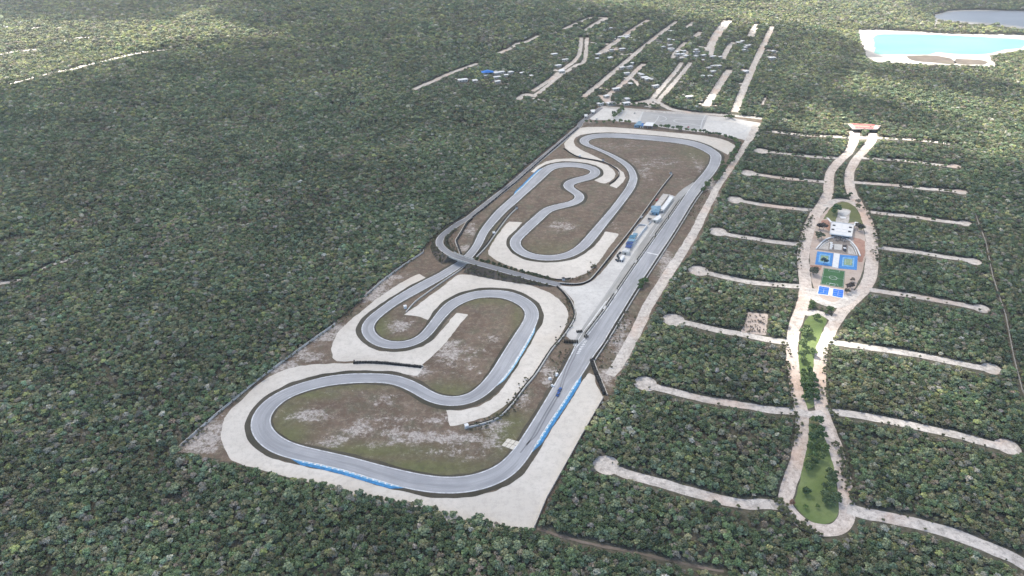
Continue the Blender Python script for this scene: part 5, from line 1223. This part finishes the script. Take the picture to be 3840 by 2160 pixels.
# blue and white paddock buildings
building('o', ((845, 320), (880, 325), (880, 375), (780, 375)), 5., 'blue-roofed paddock building beside the white canopy', roof='blueroof', wall='blueroof')
building('o', ((870, 350), (905, 350), (900, 385), (862, 385)), 4., 'dark blue annex between the paddock building and the white canopy', roof='bluetarp')
building('o', ((945, 335), (1045, 342), (1020, 388), (895, 378)), 5.5, 'large white canopy in the paddock above the far gravel', roof='wroof', openside=True, name='canopy', cat='canopy')
building('o', ((205, 175), (285, 172), (270, 205), (235, 205)), 4., 'white-roofed house in the forest edge at the top left of the circuit')
building('o', ((140, 230), (185, 232), (180, 262), (145, 260)), 4., 'small white house by the boundary road at the circuit corner')
# houses of the northern estate
for i, (s_, w_, d_, rf_) in enumerate(HS):
    x_, y_ = map(float, s_.split(',')); p = W('g', x_, y_, 3.5)
    t = thing('house', ('small flat %s-roofed house in the %s %s part of the northern estate' % ('white' if rf_ == 'wroof' else 'grey', 'far' if y_ < 330 else ('middle' if y_ < 470 else 'near'), 'left' if x_ < 1150 else ('centre left' if x_ < 1650 else ('centre right' if x_ < 2050 else 'right')))), 'house', (*p, 0), .35+.1*(i % 3), 'houses of the northern estate')
    MB().box(0, 0, 0, w_*.9, d_*.9, 3.4).build('wall', M['cream'], t, base=False); MB().box(0, 0, 3.4, w_, d_, .4).build('roof', M[rf_], t, base=False)
    for j in range(3): MB().box(-w_*.3+j*w_*.3, -d_*.46, 1.0, w_*.12, .2, 1.6).build('window', M['glass'], t, base=False)
p = W('g', 587, 478, 8); t = thing('blue_tent', 'large bright blue tarpaulin roof in the forest of the northern estate', 'tent', (*p, 0), .2)
MB().hip(0, 0, 7, 20, 11, 3).build('roof', M['bluetarp'], t, base=False)
for dx in (-8, 0, 8):
    for dy in (-4.5, 4.5): MB().cyl(dx, dy, 0, .3, 7, 6).build('pole', M['grey'], t, base=False)
poly('pond', pts('g', "1955,365 1985,350 2010,355 2010,375 1995,395 1970,405 1958,390"), .14, M['lake2'], step=3); fill(pts('g', "1955,365 1985,350 2010,355 2010,375 1995,395 1970,405 1958,390"))
# ================================================================== CLOUDS (unseen overhead layer outside the haze, gaps shaped to place sun patches) and HAZE
CZ = 1300.0
off = SUN_DIR[:2]/SUN_DIR[2]*CZ
LIT = [("-150,36 150,42 400,40 470,25 560,-5 640,-5 560,40 600,60 740,85 700,100 560,110 430,130 380,150 200,190 60,208 -150,215", 1.), ("110,248 170,246 180,262 125,270", 1.), ("690,197 800,199 900,194 940,206 880,214 750,211", .9), ("480,126 590,124 570,139 500,139", .6),
       ("1780,-8 2250,-10 2310,35 2340,66 2750,75 2750,260 2600,330 2576,400 2450,415 2400,355 2200,335 1980,322 1890,292 1955,225 2000,170 2050,112 1990,62 1900,78 1800,52 1700,46 1600,22 1500,26 1400,12 1380,-8", .85),
       ("1600,228 1740,198 1790,238 1700,252", .8), ("1800,252 1960,268 1950,305 1860,292", .8), ("1250,-8 1450,16 1300,30 1130,8", .35),
       ("1990,730 2030,715 2125,735 2175,775 2135,850 2105,910 2080,975 2000,970 1962,915 1955,860 1980,795", 1.), ("1740,735 1850,708 2010,732 2000,800 1940,812 1850,785 1780,775", .5), ("2080,860 2150,800 2240,830 2180,890 2100,905", .25),
       ("2100,315 2235,318 2250,345 2195,365 2180,392 2125,365", 1.), ("2128,350 2165,362 2135,408 2095,412", .7), ("1500,1100 1600,1190 1800,1260 1700,1300 1500,1250", .05)]
SHADE = [("2180,172 2300,176 2420,186 2570,236 2500,252 2350,220 2210,202", .9), ("1990,232 2120,236 2310,268 2250,294 2060,268", .75), ("1940,105 2035,102 2020,185 1950,172", .8), ("2230,302 2360,306 2340,328 2240,322", .6), ("2480,270 2576,275 2576,300 2490,300", .5)]
gx, gy = np.meshgrid(np.arange(-2600, 2601, 12.5), np.arange(-900, 3600, 12.5))
xx, yy = gx.ravel(), gy.ravel()
wx = xx+60*(fbm(xx, yy, 160, 51)-.5)*2; wy = yy+60*(fbm(xx, yy, 160, 52)-.5)*2
wx = np.where(yy > 900, wx, xx+16*(fbm(xx, yy, 60, 51)-.5)*2); wy = np.where(yy > 900, wy, yy+16*(fbm(xx, yy, 60, 52)-.5)*2)
def field(sp_):
    G = np.zeros((360, 416), float)
    for st_, v_ in sp_:
        P = pts('z', st_); px, py = (P[:, 0]+2600)/12.5, (P[:, 1]+900)/12.5; m_ = np.zeros(G.shape, bool)
        for r in range(G.shape[0]*3):      # three scan lines per cell
            yy_ = (r+.5)/3; y2, x2 = np.roll(py, -1), np.roll(px, -1); h_ = ((py <= yy_) & (y2 > yy_)) | ((y2 <= yy_) & (py > yy_))
            xs_ = np.sort(px[h_]+(yy_-py[h_])/(y2[h_]-py[h_])*(x2[h_]-px[h_]))
            for a_, b_ in zip(xs_[::2], xs_[1::2]): m_[r//3, max(0, int(a_+.5)):max(0, int(b_+.5))] = True
        G = np.maximum(G, m_*v_)
    G = gsmooth(gsmooth(G, 1.1, True).T, 1.1, True).T
    fx = np.clip((wx+2600)/12.5, 0, 414.9); fy = np.clip((wy+900)/12.5, 0, 358.9); i_, j_ = fy.astype(int), fx.astype(int); fy -= i_; fx -= j_
    return (G[i_, j_]*(1-fx)+G[i_, j_+1]*fx)*(1-fy)+(G[i_+1, j_]*(1-fx)+G[i_+1, j_+1]*fx)*fy
lit = np.clip(field(LIT)-field(SHADE), 0, 1)
lit = np.maximum(lit, .10*np.clip((fbm(xx, yy, 220, 61)-.45)*3, 0, 1))
dens = (1-lit)*(.88+.12*fbm(xx, yy, 300, 63))
nx_, ny_ = gx.shape[1], gx.shape[0]
V = np.concatenate([np.stack([xx+off[0], yy+off[1], np.full(len(xx), CZ)-6*dens], 1), np.stack([xx+off[0], yy+off[1], CZ+8+150*dens*(.6+.8*fbm(xx, yy, 120, 65))], 1)])
I = np.arange(nx_*ny_).reshape(ny_, nx_)
Q = np.stack([I[:-1, :-1], I[:-1, 1:], I[1:, 1:], I[1:, :-1]], -1).reshape(-1, 4)
F = np.concatenate([Q[:, ::-1], Q+nx_*ny_])
me = bpy.data.meshes.new('clouds')
me.vertices.add(len(V)); me.vertices.foreach_set('co', V.ravel())
me.loops.add(F.size); me.loops.foreach_set('vertex_index', F.ravel().astype(np.int32))
me.polygons.add(len(F)); me.polygons.foreach_set('loop_start', np.arange(0, F.size, 4, dtype=np.int32)); me.update(calc_edges=True)
a = me.attributes.new('cover', 'FLOAT', 'POINT'); a.data.foreach_set('value', np.r_[dens, dens])
cm, cn, cb_ = new_mat('cloud'); NBc = NB(cn); cn.nodes.remove(cb_)
tr = cn.nodes.new('ShaderNodeBsdfTransparent'); tl = cn.nodes.new('ShaderNodeBsdfTranslucent'); tl.inputs[0].default_value = (.30, .285, .265, 1)
mx = cn.nodes.new('ShaderNodeMixShader'); cn.links.new(NBc.math('MULTIPLY', NBc.attr('cover'), .80), mx.inputs[0]); cn.links.new(tr.outputs[0], mx.inputs[1]); cn.links.new(tl.outputs[0], mx.inputs[2])
cn.links.new(mx.outputs[0], [q_ for q_ in cn.nodes if q_.type == 'OUTPUT_MATERIAL'][0].inputs[0])
me.materials.append(cm); cl = bpy.data.objects.new('clouds', me); link(cl); cl['kind'] = 'structure'
# haze box
hb = MB().box(0, 1150, -3, 7000, 3600, CAM_H+12).build('haze', None or M['grey'], None, base=False)
hb.data.materials.clear(); hm = bpy.data.materials.new('haze'); hm.use_nodes = True; hn = hm.node_tree; hn.nodes.clear()
pv = hn.nodes.new('ShaderNodeVolumePrincipled'); pv.inputs['Color'].default_value = (.86, .92, 1, 1); pv.inputs['Density'].default_value = .00007; pv.inputs['Anisotropy'].default_value = .2
ho = hn.nodes.new('ShaderNodeOutputMaterial'); hn.links.new(pv.outputs[0], ho.inputs['Volume']); hb.data.materials.append(hm); hb['kind'] = 'stuff'
print('objects', len(bpy.data.objects))
